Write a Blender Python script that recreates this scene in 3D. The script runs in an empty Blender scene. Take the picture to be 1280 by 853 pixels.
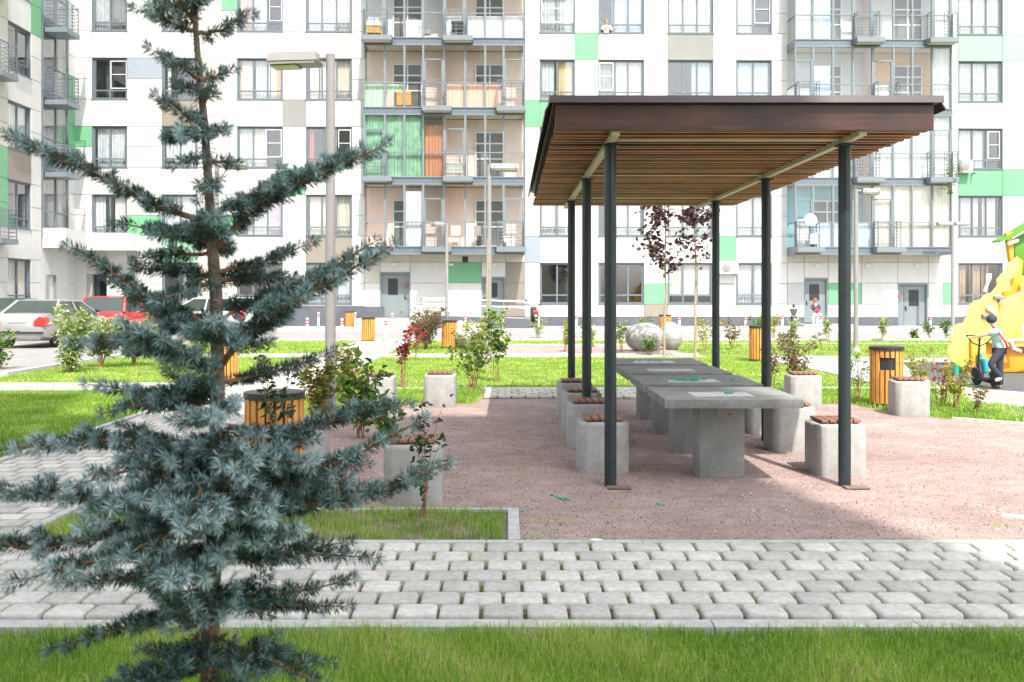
import bpy, bmesh, math, random
import numpy as np
from mathutils import Vector, Matrix
random.seed(7); rng = np.random.default_rng(7)
R = math.radians
SC = bpy.context.scene
COL = SC.collection
# ------------------------------------------------------------ camera, sky, sun
CX, CY, F, CH = 636.0, 365.0, 1200.0, 1.66       # principal point, focal length (px), eye height
cd = bpy.data.cameras.new('camera'); cam = bpy.data.objects.new('camera', cd); COL.objects.link(cam)
cam.location = (0, 0, CH); cam.rotation_euler = (R(90), 0, 0)
cd.sensor_width = 36; cd.lens = F/1280*36
cd.shift_x = (640-CX)/1280; cd.shift_y = -(426.5-CY)/1280
cd.clip_start = .05; cd.clip_end = 600
cd.dof.use_dof = True; cd.dof.focus_distance = 9.0; cd.dof.aperture_fstop = 7.5
SC.camera = cam
SUN_EL, SUN_AZ = R(54), math.atan2(.259, -.966)   # azimuth clockwise from +Y
w = bpy.data.worlds.new('World'); SC.world = w; w.use_nodes = True
nt = w.node_tree; sky = nt.nodes.new('ShaderNodeTexSky'); sky.sky_type = 'NISHITA'; sky.sun_disc = False
sky.sun_elevation = SUN_EL; sky.sun_rotation = SUN_AZ; sky.air_density = 1.0; sky.dust_density = 2.5; sky.ozone_density = .6
hs = nt.nodes.new('ShaderNodeHueSaturation'); hs.inputs['Saturation'].default_value = .28; nt.links.new(sky.outputs[0], hs.inputs['Color'])   # thin summer haze
bgn = nt.nodes['Background']; nt.links.new(hs.outputs[0], bgn.inputs[0]); bgn.inputs[1].default_value = .15
sd = bpy.data.lights.new('sun', 'SUN'); sd.energy = 2.5; sd.angle = R(.5); sd.color = (1, .94, .84)
sun = bpy.data.objects.new('sun', sd); COL.objects.link(sun)
sv = Vector((math.sin(SUN_AZ)*math.cos(SUN_EL), math.cos(SUN_AZ)*math.cos(SUN_EL), math.sin(SUN_EL)))
sun.rotation_euler = sv.to_track_quat('Z', 'Y').to_euler(); sun.location = (0, 0, 60)
SC.view_settings.view_transform = 'Standard'; SC.view_settings.look = 'None'
SC.view_settings.gamma = 1; SC.view_settings.use_curve_mapping = False; SC.view_settings.exposure = 1.58

# ------------------------------------------------------------ materials
def mat(name, c, rough=.6, var=.12, scale=6, bump=0, bscale=40, metal=0, c2=None, spec=.5, attr=False, trans=0, detail=4, coat=0):
    m = bpy.data.materials.new(name); m.use_nodes = True; t = m.node_tree; N = t.nodes; L = t.links
    b = N['Principled BSDF']; b.inputs['Roughness'].default_value = rough; b.inputs['Metallic'].default_value = metal
    b.inputs['Specular IOR Level'].default_value = spec; b.inputs['Coat Weight'].default_value = coat
    if c2 is None: lo = [x*(1-var) for x in c]; hi = [min(1, x*(1+var)) for x in c]
    else: lo, hi = c, c2
    tc = N.new('ShaderNodeTexCoord'); r = N.new('ShaderNodeValToRGB')
    if attr:
        a = N.new('ShaderNodeAttribute'); a.attribute_name = 'var'; L.new(a.outputs['Fac'], r.inputs[0])
    else:
        n = N.new('ShaderNodeTexNoise'); n.inputs['Scale'].default_value = scale; n.inputs['Detail'].default_value = detail
        L.new(tc.outputs['Object'], n.inputs[0]); L.new(n.outputs[0], r.inputs[0])
        r.color_ramp.elements[0].position = .3; r.color_ramp.elements[1].position = .7
    r.color_ramp.elements[0].color = (*lo, 1); r.color_ramp.elements[1].color = (*hi, 1)
    L.new(r.outputs[0], b.inputs['Base Color'])
    if bump:
        n2 = N.new('ShaderNodeTexNoise'); n2.inputs['Scale'].default_value = bscale; n2.inputs['Detail'].default_value = 5
        L.new(tc.outputs['Object'], n2.inputs[0]); bp = N.new('ShaderNodeBump'); bp.inputs['Strength'].default_value = bump
        bp.inputs['Distance'].default_value = .02; L.new(n2.outputs[0], bp.inputs['Height']); L.new(bp.outputs[0], b.inputs['Normal'])
    if trans:
        tr = N.new('ShaderNodeBsdfTranslucent'); L.new(r.outputs[0], tr.inputs[0]); mx = N.new('ShaderNodeMixShader')
        mx.inputs[0].default_value = trans; L.new(b.outputs[0], mx.inputs[1]); L.new(tr.outputs[0], mx.inputs[2])
        L.new(mx.outputs[0], N['Material Output'].inputs[0])
    return m
def ramp_stops(m, stops):
    r = [n for n in m.node_tree.nodes if n.type == 'VALTORGB'][0].color_ramp
    while len(r.elements) > 1: r.elements.remove(r.elements[-1])
    r.elements[0].position = stops[0][0]; r.elements[0].color = (*stops[0][1], 1)
    for p, c in stops[1:]: e = r.elements.new(p); e.color = (*c, 1)
    return m
def mottle(m, scale, lo, hi, stretch=(1, 1, 1), detail=6):
    """multiply a material's colour by a noise so that it is worn and uneven"""
    t = m.node_tree; N = t.nodes; L = t.links; b = N['Principled BSDF']; src = b.inputs['Base Color'].links[0].from_socket
    tc = N.new('ShaderNodeTexCoord'); mp = N.new('ShaderNodeMapping'); mp.inputs['Scale'].default_value = stretch; n = N.new('ShaderNodeTexNoise'); n.inputs['Scale'].default_value = scale; n.inputs['Detail'].default_value = detail; n.inputs['Roughness'].default_value = .65
    mr = N.new('ShaderNodeMapRange'); mr.inputs[1].default_value = .34; mr.inputs[2].default_value = .66; mr.inputs[3].default_value = lo; mr.inputs[4].default_value = hi
    mx = N.new('ShaderNodeMix'); mx.data_type = 'RGBA'; mx.blend_type = 'MULTIPLY'; mx.inputs[0].default_value = 1
    L.new(tc.outputs['Object'], mp.inputs[0]); L.new(mp.outputs[0], n.inputs[0]); L.new(n.outputs[0], mr.inputs[0]); L.new(src, mx.inputs[6]); L.new(mr.outputs[0], mx.inputs[7]); L.new(mx.outputs[2], b.inputs['Base Color']); return m
def glass_mat(name, tint=(.97, .98, .985), refl=.10):
    m = bpy.data.materials.new(name); m.use_nodes = True; t = m.node_tree; N = t.nodes; L = t.links
    N.remove(N['Principled BSDF']); g = N.new('ShaderNodeBsdfGlossy'); g.inputs['Roughness'].default_value = .02
    tr = N.new('ShaderNodeBsdfTransparent'); tr.inputs[0].default_value = (*tint, 1)
    fr = N.new('ShaderNodeMath'); fr.operation = 'POWER'; fr.inputs[1].default_value = 4; lw = N.new('ShaderNodeLayerWeight'); lw.inputs[0].default_value = .5; L.new(lw.outputs['Facing'], fr.inputs[0])
    ad = N.new('ShaderNodeMath'); ad.operation = 'ADD'; ad.inputs[1].default_value = refl; L.new(fr.outputs[0], ad.inputs[0])
    mx = N.new('ShaderNodeMixShader'); L.new(ad.outputs[0], mx.inputs[0]); L.new(tr.outputs[0], mx.inputs[1]); L.new(g.outputs[0], mx.inputs[2])
    L.new(mx.outputs[0], N['Material Output'].inputs[0]); return m

# ------------------------------------------------------------ mesh building
class MB:
    def __init__(s): s.v = []; s.f = []; s.m = []
    def add(s, vs, fs, m=0, T=None):
        n = len(s.v)
        s.v += [tuple(T @ Vector(p)) for p in vs] if T is not None else [tuple(p) for p in vs]
        for f in fs: s.f.append([n+i for i in f]); s.m.append(m)
    def box(s, x0, x1, y0, y1, z0, z1, m=0, T=None, tx=0, ty=0):
        s.add([(x0, y0, z0), (x1, y0, z0), (x1, y1, z0), (x0, y1, z0), (x0+tx, y0+ty, z1), (x1-tx, y0+ty, z1), (x1-tx, y1-ty, z1), (x0+tx, y1-ty, z1)],
              [(3, 2, 1, 0), (4, 5, 6, 7), (0, 1, 5, 4), (1, 2, 6, 5), (2, 3, 7, 6), (3, 0, 4, 7)], m, T)
    def quad(s, a, b, c, d, m=0): s.add([a, b, c, d], [(0, 1, 2, 3)], m)
    def prism(s, pts, a0, a1, axis='z', m=0, T=None):      # outline extruded between a0 and a1 along an axis
        def P(p, a): return {'z': (p[0], p[1], a), 'y': (p[0], a, p[1]), 'x': (a, p[0], p[1])}[axis]
        n = len(pts); vs = [P(p, a0) for p in pts]+[P(p, a1) for p in pts]
        s.add(vs, [tuple(range(n))[::-1], tuple(range(n, 2*n))]+[(i, (i+1) % n, n+(i+1) % n, n+i) for i in range(n)], m, T)
    def tube(s, pts, rad, n=8, m=0, T=None, cap=True):
        pts = [Vector(p) for p in pts]
        if not hasattr(rad, '__len__'): rad = [rad]*len(pts)
        vs = []; fs = []
        up = None
        for i, p in enumerate(pts):
            d = (pts[min(i+1, len(pts)-1)]-pts[max(i-1, 0)]).normalized()
            if up is None: up = Vector((0, 0, 1)) if abs(d.z) < .9 else Vector((1, 0, 0))
            a = d.cross(up)
            if a.length < 1e-5: a = d.orthogonal()
            a.normalize(); b = d.cross(a).normalized(); up = -b if False else b.cross(d)*0+up
            for k in range(n):
                t = 2*math.pi*k/n; vs.append(p+(a*math.cos(t)+b*math.sin(t))*rad[i])
        for i in range(len(pts)-1):
            for k in range(n): fs.append((i*n+k, i*n+(k+1) % n, (i+1)*n+(k+1) % n, (i+1)*n+k))
        if cap: fs += [tuple(range(n))[::-1], tuple(range((len(pts)-1)*n, len(pts)*n))]
        s.add(vs, fs, m, T)
    def lathe(s, prof, n=20, m=0, T=None):
        vs = []; fs = []
        for r, z in prof:
            for k in range(n): t = 2*math.pi*k/n; vs.append((r*math.cos(t), r*math.sin(t), z))
        for i in range(len(prof)-1):
            for k in range(n): fs.append((i*n+k, i*n+(k+1) % n, (i+1)*n+(k+1) % n, (i+1)*n+k))
        fs += [tuple(range(n))[::-1], tuple(range((len(prof)-1)*n, len(prof)*n))]
        s.add(vs, fs, m, T)
    def ball(s, c, r, m=0, n=10, T=None):
        rx, ry, rz = r if hasattr(r, '__len__') else (r, r, r); vs = []; fs = []
        for i in range(1, n):
            for k in range(n*2):
                a = math.pi*i/n; t = math.pi*k/n
                vs.append((c[0]+rx*math.sin(a)*math.cos(t), c[1]+ry*math.sin(a)*math.sin(t), c[2]-rz*math.cos(a)))
        q = n*2
        for i in range(n-2):
            for k in range(q): fs.append((i*q+k, i*q+(k+1) % q, (i+1)*q+(k+1) % q, (i+1)*q+k))
        fs += [tuple(range(q))[::-1], tuple(range((n-2)*q, (n-1)*q))]
        s.add(vs, fs, m, T)
    def build(s, name, mats, parent=None, smooth=0, bevel=0, seg=2):
        me = bpy.data.meshes.new(name); me.from_pydata(s.v, [], s.f)
        mats = mats if isinstance(mats, (list, tuple)) else [mats]
        for mm in mats: me.materials.append(mm)
        me.polygons.foreach_set('material_index', s.m)
        if bevel:
            bm = bmesh.new(); bm.from_mesh(me); bmesh.ops.remove_doubles(bm, verts=bm.verts, dist=1e-5)
            bmesh.ops.recalc_face_normals(bm, faces=bm.faces)
            es = [e for e in bm.edges if len(e.link_faces) == 2 and e.calc_face_angle(0) > .5]
            bmesh.ops.bevel(bm, geom=es, offset=bevel, segments=seg, profile=.5, affect='EDGES', clamp_overlap=True)
            bm.to_mesh(me); bm.free()
        if smooth: me.shade_smooth(); me.set_sharp_from_angle(angle=R(smooth))
        me.update(); o = bpy.data.objects.new(name, me); COL.objects.link(o)
        if parent: o.parent = parent
        return o
def tag(o, label=None, cat=None, group=None, kind=None):
    if label: o['label'] = label
    if cat: o['category'] = cat
    if group: o['group'] = group
    if kind: o['kind'] = kind
    return o
def thing(name, label, cat, loc=(0, 0, 0), rz=0, group=None):
    o = bpy.data.objects.new(name, None); COL.objects.link(o); o.location = loc; o.rotation_euler = (0, 0, rz); o.empty_display_size = .2
    return tag(o, label, cat, group)
def copy_tree(o, parent=None):
    c = o.copy(); COL.objects.link(c); c.parent = parent
    for ch in list(o.children): copy_tree(ch, c)
    return c
def place(o, loc, rz=0, label=None, sc=None, first=False):
    c = o if first else copy_tree(o)
    c.location = loc; c.rotation_euler = (0, 0, rz)
    if label: c['label'] = label
    if sc: c.scale = (sc, sc, sc) if not hasattr(sc, '__len__') else sc
    return c
def G(px, py, z=0):          # ground point that the photograph shows at (px, py)
    Y = F*(CH-z)/(py-CY); return ((px-CX)*Y/F, Y, z)
def GX(px, Y): return (px-CX)*Y/F
def ZZ(py, Y): return CH+(CY-py)*Y/F
def raw_mesh(name, V, faces_n, m, var=None, parent=None, kind=None):     # fast mesh, V (n*k,3), all faces with k verts
    me = bpy.data.meshes.new(name); n = len(V)//faces_n
    me.vertices.add(len(V)); me.vertices.foreach_set('co', V.astype(np.float32).ravel())
    me.loops.add(len(V)); me.loops.foreach_set('vertex_index', np.arange(len(V), dtype=np.int32))
    me.polygons.add(n); me.polygons.foreach_set('loop_start', np.arange(0, len(V), faces_n, dtype=np.int32))
    me.polygons.foreach_set('loop_total', np.full(n, faces_n, dtype=np.int32))
    if var is not None:
        a = me.attributes.new('var', 'FLOAT', 'POINT'); a.data.foreach_set('value', np.repeat(var, faces_n).astype(np.float32))
    me.materials.append(m); me.update(calc_edges=True); me.validate()
    o = bpy.data.objects.new(name, me); COL.objects.link(o)
    if parent: o.parent = parent
    if kind: o['kind'] = kind
    return o

# ------------------------------------------------------------ palette
M = {}
M['grassfloor'] = mat('lawn soil', (.10, .15, .035), .95, scale=1.5, c2=(.22, .27, .06), bump=.6, bscale=60)
M['soil'] = mat('bare soil', (.17, .13, .09), .95, scale=9, c2=(.30, .24, .17), bump=.8, bscale=90)
M['joint'] = mat('joint earth', (.09, .07, .045), .95, scale=14, c2=(.26, .205, .15), bump=.7, bscale=200)
M['stone'] = mat('paver stone', (.42, .41, .38), .8, attr=True, c2=(.58, .565, .525), bump=.25, bscale=160)
M['kerb'] = mat('kerb concrete', (.40, .40, .39), .85, scale=12, c2=(.50, .50, .485), bump=.3, bscale=150)
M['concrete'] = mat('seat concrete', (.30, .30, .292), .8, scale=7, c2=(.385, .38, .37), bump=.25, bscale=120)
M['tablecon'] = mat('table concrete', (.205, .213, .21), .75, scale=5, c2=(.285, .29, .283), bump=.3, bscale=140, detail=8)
M['asphalt'] = mat('asphalt', (.22, .213, .21), .9, scale=2, c2=(.275, .266, .26), bump=.4, bscale=220)
M['rubber'] = mat('rubber ground', (.055, .056, .062), .9, scale=60, c2=(.11, .11, .115), bump=.3, bscale=200)
M['cpath'] = mat('concrete path', (.31, .305, .295), .9, scale=4, c2=(.38, .37, .36), bump=.3, bscale=120)
M['yellowpath'] = mat('tactile paving', (.50, .40, .20), .85, scale=20, c2=(.62, .50, .28), bump=.6, bscale=60)
M['post'] = mat('dark painted steel', (.020, .029, .034), .40, var=.2, scale=12, spec=.4)
M['fascia'] = mat('stained board', (.028, .010, .009), .42, scale=3, c2=(.075, .026, .02), spec=.5)
M['flash'] = mat('flashing sheet', (.05, .036, .042), .35, var=.1, scale=3)
M['slat'] = mat('stained slat', (.20, .06, .022), .5, scale=2, c2=(.40, .14, .05), bump=.1)
M['beam'] = mat('cream beam', (.50, .48, .33), .5, var=.08)
M['seatwood'] = mat('seat slat wood', (.15, .065, .04), .6, scale=10, c2=(.30, .15, .095), bump=.2)
M['binwood'] = mat('bin slat', (.50, .215, .04), .55, scale=6, c2=(.64, .31, .07), bump=.15)
M['black'] = mat('black metal', (.02, .021, .024), .45)
M['lamp'] = mat('lamp grey paint', (.24, .23, .225), .45, var=.06)
M['lampglass'] = mat('lamp lens', (.30, .38, .10), .2, var=.2, scale=20)
M['steel'] = mat('galvanised steel', (.42, .43, .44), .4, metal=.6, var=.08)
M['bark'] = mat('bark', (.20, .10, .05), .9, scale=40, c2=(.40, .23, .13), bump=.8, bscale=120)
M['trunkpale'] = mat('young bark', (.26, .20, .14), .85, scale=30, c2=(.40, .32, .24), bump=.4, bscale=100)
M['grass'] = mat('grass blades', (.06, .15, .018), .6, attr=True, trans=.35, spec=.3)
ramp_stops(M['grass'], [(0, (.08, .19, .02)), (.4, (.18, .36, .03)), (.8, (.38, .54, .07)), (1, (.60, .54, .26))])
M['white'] = mat('white paint', (.78, .78, .77), .4, var=.04)
M['red'] = mat('red paint', (.62, .02, .02), .4, var=.05)
M['green'] = mat('green plastic', (.0, .35, .20), .4, var=.1)

mottle(M['stone'], 28, .80, 1.10); mottle(M['stone'], 4, .88, 1.06); mottle(M['kerb'], 20, .82, 1.08); mottle(M['concrete'], 26, .88, 1.06); mottle(M['concrete'], 3, .88, 1.05, (1, 1, .3)); mottle(M['tablecon'], 22, .88, 1.06); mottle(M['fascia'], 14, .6, 1.35, (.12, 1, 1.4)); mottle(M['binwood'], 30, .8, 1.1, (1, 1, .12)); mottle(M['seatwood'], 30, .75, 1.15, (1, .15, 1)); mottle(M['asphalt'], 1.2, .9, 1.08, (.3, 1, 1))
# ------------------------------------------------------------ ground and paths
def sheet(name, pts, z, m, kind='structure'):
    b = MB(); b.add([(p[0], p[1], z) for p in pts], [tuple(range(len(pts)))]); o = b.build(name, m); o['kind'] = kind; return o
def rect(x0, x1, y0, y1): return [(x0, y0), (x1, y0), (x1, y1), (x0, y1)]
sheet('ground', rect(-150, 150, -60, 200), -.006, M['grassfloor'])
# red granite gravel of the court
gm = mat('red gravel', (.335, .24, .22), .95, scale=1.2, c2=(.46, .35, .322), bump=.9, bscale=70, detail=8)
t = gm.node_tree; N = t.nodes; L = t.links
tc = [n for n in N if n.type == 'TEX_COORD'][0]
vo = N.new('ShaderNodeTexNoise'); vo.inputs['Scale'].default_value = 45; vo.inputs['Detail'].default_value = 8; vo.inputs['Roughness'].default_value = .75; L.new(tc.outputs['Object'], vo.inputs[0])
mr = N.new('ShaderNodeMapRange'); mr.inputs[1].default_value = .35; mr.inputs[2].default_value = .65; mr.inputs[3].default_value = .62; mr.inputs[4].default_value = 1.25; L.new(vo.outputs[0], mr.inputs[0])
mxn = N.new('ShaderNodeMix'); mxn.data_type = 'RGBA'; mxn.blend_type = 'MULTIPLY'; mxn.inputs[0].default_value = 1
L.new([n for n in N if n.type == 'VALTORGB'][0].outputs[0], mxn.inputs[6]); L.new(mr.outputs[0], mxn.inputs[7])
L.new(mxn.outputs[2], N['Principled BSDF'].inputs['Base Color']); M['gravel'] = gm; mottle(gm, 7, .78, 1.10, (.6, 1, 1), 8); mottle(gm, .9, .88, 1.06); mottle(gm, 60, .72, 1.2)
gravel_poly = [(-3.15, 6.32), (8, 6.32), (8, 11.4), (6.45, 11.9), (5.75, 12.45), (5.3, 12.95), (5.0, 14.15), (3.75, 14.2), (3.7, 14.88), (-.45, 14.88), (-.5, 14.2), (-1.9, 14.15), (-2.15, 13.0), (-3.15, 12.6)]
sheet('gravel_court', gravel_poly, .002, M['gravel'])
sheet('far_gravel', rect(-.3, 4.7, 25.5, 29.9), .002, M['gravel'])
sheet('planting_bed', rect(-3.23, -.02, 6.32, 7.2), .010, M['soil'])
sheet('road', rect(-80, 80, 32.6, 39.6), .004, M['asphalt'])
sheet('parking_lot', [(-60, 18.3), (-10.6, 18.3), (-10.1, 18.9), (-10.0, 24), (-10.0, 32.6), (-60, 32.6)], .004, M['asphalt'])
sheet('sidewalk', rect(-80, 80, 39.75, 44.4), .10, M['cpath'])
sheet('cross_path', rect(-9.8, 5, 24.35, 25.3), .006, M['cpath'])
sheet('curved_path', [G(*p)[:2] for p in [(962, 451), (1030, 465), (1085, 478), (1165, 478), (1126, 453.5), (1300, 453.5), (1300, 449), (1130, 448), (965, 444.5)]], .0085, M['cpath'])
sheet('playground_surface', [G(*p)[:2] for p in [(1128, 453.5), (1165, 477.5), (1213, 486), (1280, 491), (1500, 500), (1500, 453.5)]], .004, M['rubber'])
def stones(name, x0, x1, y0, y1, pw=.2215, pd=.2015, near=True, z=0.004, h=.040, along='x', base=True):
    rows = max(1, int(round((y1-y0)/pd))); pd = (y1-y0)/rows
    V = []; Fq = []; var = []
    prof = [(0, -.3, 1), (.012, .75, 1)] if not near else [(0, -.3, 1), (.001, .62, 1), (.005, .88, 1), (.014, 1.0, 1)]
    for r in range(rows):
        x = x0-(pw*.5 if r % 2 else 0)+rng.uniform(-.01, .01)
        while x < x1:
            a, b = max(x, x0), min(x+pw, x1); x += pw
            if b-a < .05: continue
            gx, gy = .018, .024
            cxm, cym = (a+b)/2+rng.uniform(-.004, .004), y0+(r+.5)*pd; hx, hy = (b-a-gx)/2, (pd-gy)/2
            rot = rng.uniform(-.02, .02); dz = rng.uniform(-.003, .003); v = rng.uniform(0, 1); n0 = len(V); rc = .024 if near else .015
            tlt = rng.uniform(-.012, .012, 2)
            ring = []
            for sx, sy, a0 in ((1, 1, 0), (-1, 1, 90), (-1, -1, 180), (1, -1, 270)):
                for q in ((0, 45, 90) if near else (20, 70)):
                    tt = R(a0+q); ring.append((sx*(hx-rc)+rc*math.cos(tt), sy*(hy-rc)+rc*math.sin(tt)))
            k = len(ring)
            for inset, zz, _ in prof:
                for (px_, py_) in ring:
                    l = math.hypot(px_, py_); f = 1-inset/l; xx, yy = px_*f, py_*f
                    V.append((cxm+xx*math.cos(rot)-yy*math.sin(rot), cym+xx*math.sin(rot)+yy*math.cos(rot), z+h*zz+dz+xx*tlt[0]+yy*tlt[1])); var.append(v)
            for i in range(len(prof)-1):
                for j in range(k): Fq.append((n0+i*k+j, n0+i*k+(j+1) % k, n0+(i+1)*k+(j+1) % k, n0+(i+1)*k+j))
            Fq.append(tuple(range(n0+(len(prof)-1)*k, n0+len(prof)*k)))
    me = bpy.data.meshes.new(name); me.from_pydata(V, [], Fq); me.materials.append(M['stone'])
    a = me.attributes.new('var', 'FLOAT', 'POINT'); a.data.foreach_set('value', np.array(var, dtype=np.float32))
    me.shade_smooth(); me.set_sharp_from_angle(angle=R(50)); o = bpy.data.objects.new(name, me); COL.objects.link(o); o['kind'] = 'structure'
    if base: sheet(name+'_joints', rect(x0, x1, y0, y1), z+.002, M['joint'])
    return o
stones('front_path', -9, 7, 4.79, 6.2)
stones('side_path', -4.83, -3.32, 6.45, 31.5, near=False)
stones('middle_path', -.4, 3.65, 14.95, 16.3, near=False, pw=.22, pd=.22)
stones('west_path', -24, -4.95, 16.15, 17.15, near=False, pw=.4, pd=.25)
sheet('tactile_strip', rect(-4.8, -3.35, 25.5, 25.9), .032, M['yellowpath'])
sheet('tactile_strip', rect(-4.8, -3.35, 30.9, 31.5), .032, M['yellowpath'])
poly = [G(*p)[:2] for p in [(1166, 477.5), (1213, 486), (1280, 491), (1500, 500), (1500, 560), (1280, 524), (1206, 503), (1172, 499)]]
sheet('east_path', poly, .010, M['cpath'])
sheet('tactile_strip', [G(*p)[:2] for p in [(1170, 484), (1225, 491), (1280, 496.5), (1330, 502), (1330, 508), (1280, 501), (1235, 498), (1172, 491)]], .0145, M['yellowpath'])
def kerb(pts, wd=.12, z1=.03, z0=-.08, name='kerb'):
    b = MB()
    for (a, c) in zip(pts[:-1], pts[1:]):
        a = Vector((*a, 0)); c = Vector((*c, 0)); d = (c-a); Ln = d.length; d.normalize(); ang = math.atan2(d.y, d.x)
        n = max(1, int(Ln/1.0)); seg = Ln/n
        for i in range(n):
            T = Matrix.Translation(a+d*(i*seg)) @ Matrix.Rotation(ang+rng.uniform(-.001, .001), 4, 'Z')
            b.box(.003, seg-.003, -wd/2, wd/2, z0, z1+rng.uniform(-.002, .002), 0, T, ty=.006)
    o = b.build(name, M['kerb']); o['kind'] = 'structure'; return o
kerb([(-9, 4.71), (7, 4.71)], .12, .034)
kerb([(-3.2, 6.262), (8, 6.262)], .085, .034)
kerb([(.035, 6.32), (.035, 7.2)], .09, .03)
kerb([(-3.2, 7.24), (.08, 7.24)], .07, .025)
kerb([(-4.9, 6.3), (-4.9, 15.9)], .09, .05); kerb([(-4.9, 17.4), (-4.9, 32.5)], .09, .05)
kerb([(-3.25, 6.32), (-3.25, 24.3)], .09, .05); kerb([(-3.25, 25.4), (-3.25, 32.5)], .09, .05)
kerb([(-24, 16.1), (-4.95, 16.1)], .08, .03); kerb([(-24, 17.2), (-4.95, 17.2)], .08, .03)
kerb([(-3.2, 16.42), (7.6, 16.42)], .22, .02); kerb([(-9.8, 24.3), (5, 24.3)], .08, .03); kerb([(-9.8, 25.35), (5, 25.35)], .08, .03)
kerb([(8, 11.35), (6.45, 11.9), (5.75, 12.45)], .07, .035)
kerb([(-.3, 30), (4.7, 30)], .1, .03); kerb([(5, 30.6), (30, 30.6)], .12, .03)
kerb([(-80, 39.68), (80, 39.68)], .15, .11); kerb([(-9.93, 18.9), (-9.93, 32.5), (80, 32.5)], .15, .08)
kerb([(-60, 18.22), (-10.6, 18.22), (-9.93, 18.9)], .15, .08)
kerb([G(1252, 646)[:2], G(1300, 652)[:2]], .12, .02)

# ------------------------------------------------------------ grass (stuff) and loose gravel
def inpoly(x, y, poly):
    c = np.zeros(len(x), bool); n = len(poly)
    for i in range(n):
        x1, y1 = poly[i][:2]; x2, y2 = poly[(i+1) % n][:2]
        k = ((y1 > y) != (y2 > y)) & (x < (x2-x1)*(y-y1)/(y2-y1+1e-12)+x1); c ^= k
    return c
def blades(name, poly, dens, hgt, wid, excl=(), z=0, label='short green lawn grass', clump=.0, lean=.45, vshift=0):
    xs = [p[0] for p in poly]; ys = [p[1] for p in poly]; A = (max(xs)-min(xs))*(max(ys)-min(ys)); n = int(A*dens)
    x = rng.uniform(min(xs), max(xs), n); y = rng.uniform(min(ys), max(ys), n)
    k = inpoly(x, y, poly) & (np.abs(x) < .60*y+.8)
    for e in excl: k &= ~inpoly(x, y, e)
    if clump:
        f = np.sin(x*5.1+np.sin(y*3.3)*2)*np.sin(y*6.3+np.sin(x*4.1)*2)+.5*np.sin(x*13+y*9)
        k &= rng.uniform(-1.6, 1.6, n) < f+clump
    x = x[k]; y = y[k]; n = len(x); th = rng.uniform(0, 6.283, n)
    f2 = .5+.5*np.sin(x*3.7+1.3*np.sin(y*2.9))*np.sin(y*4.3+1.7*np.sin(x*2.3))
    h = hgt*rng.uniform(.45, 1.25, n)*(.65+.6*f2); wd = wid*rng.uniform(.7, 1.3, n)
    ld = rng.uniform(0, 6.283, n); lm = h*np.clip(np.abs(rng.normal(0, lean, n)), 0, .95)
    dx, dy = np.cos(th)*wd/2, np.sin(th)*wd/2
    lx, ly = np.cos(ld)*lm, np.sin(ld)*lm
    V = np.zeros((n, 5, 3)); 
    V[:, 0] = np.stack([x-dx, y-dy, np.full(n, z)], 1); V[:, 1] = np.stack([x+dx, y+dy, np.full(n, z)], 1)
    V[:, 2] = np.stack([x+dx*.8+lx*.3, y+dy*.8+ly*.3, z+h*.55], 1)
    V[:, 3] = np.stack([x+lx, y+ly, z+h*.97-lm*.3], 1)
    V[:, 4] = np.stack([x-dx*.8+lx*.3, y-dy*.8+ly*.3, z+h*.55], 1)
    var = np.clip(rng.normal(.45, .24, n)+.45*(f2-.5)+vshift, 0, 1); var[rng.uniform(0, 1, n) < .03] = 1
    o = raw_mesh(name, V[:, [0, 1, 2, 0, 2, 4, 4, 2, 3]].reshape(-1, 3), 3, M['grass'], np.repeat(var, 3)); tag(o, label, 'grass', kind='stuff'); return o
blades('grass', rect(-2.6, 2.6, 3.3, 4.665), 15000, .075, .0026, label='bright green front lawn grass below the paved path', lean=.55, vshift=.08, clump=1.25)
blades('grass', rect(-3.2, -.03, 6.34, 7.19), 7000, .08, .0032, z=.01, clump=.35, label='patchy grass in the small bed beside the gravel')
blades('grass', rect(-9.5, -4.97, 7.6, 16.05), 2600, .05, .007, label='lawn grass left of the diagonal path')
blades('grass', [(-3.2, 12.7), (-2.2, 13.1), (-1.95, 14.25), (-.55, 14.3), (-.5, 14.9), (-.4, 16.3), (-3.2, 16.3)], 1900, .06, .008, label='grass strip behind the concrete seats')
blades('grass', [(5.35, 13.0), (5.8, 12.5), (6.5, 11.96), (7.4, 11.7), (8, 12.4), (6.95, 14.4), (7.6, 16.3), (3.75, 16.3), (3.8, 14.3), (5.05, 14.25)], 1900, .07, .008, label='grass wedge beside the right-hand concrete seat')
mid_ex = [[G(*p)[:2] for p in [(962, 453), (1030, 467), (1085, 480), (1165, 480), (1500, 500), (1500, 440), (962, 440)]]]
blades('grass', rect(-3.2, 9.0, 16.55, 24.25), 800, .05, .011, excl=mid_ex, label='sunlit lawn grass behind the pavilion', vshift=.1)
blades('grass', rect(-13, -4.97, 17.3, 24.25), 800, .05, .011, excl=[rect(-40, -9.85, 18.1, 40)], label='sunlit lawn grass between the parking and the paths', vshift=.1)
blades('grass', rect(-9.8, -4.97, 25.4, 32.4), 350, .06, .016, label='far lawn grass beside the road', vshift=.1)
blades('grass', rect(-3.2, 20, 25.4, 32.4), 330, .06, .016, excl=[rect(-.4, 4.8, 25, 30.1)], label='far lawn grass along the road kerb', vshift=.1)
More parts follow.
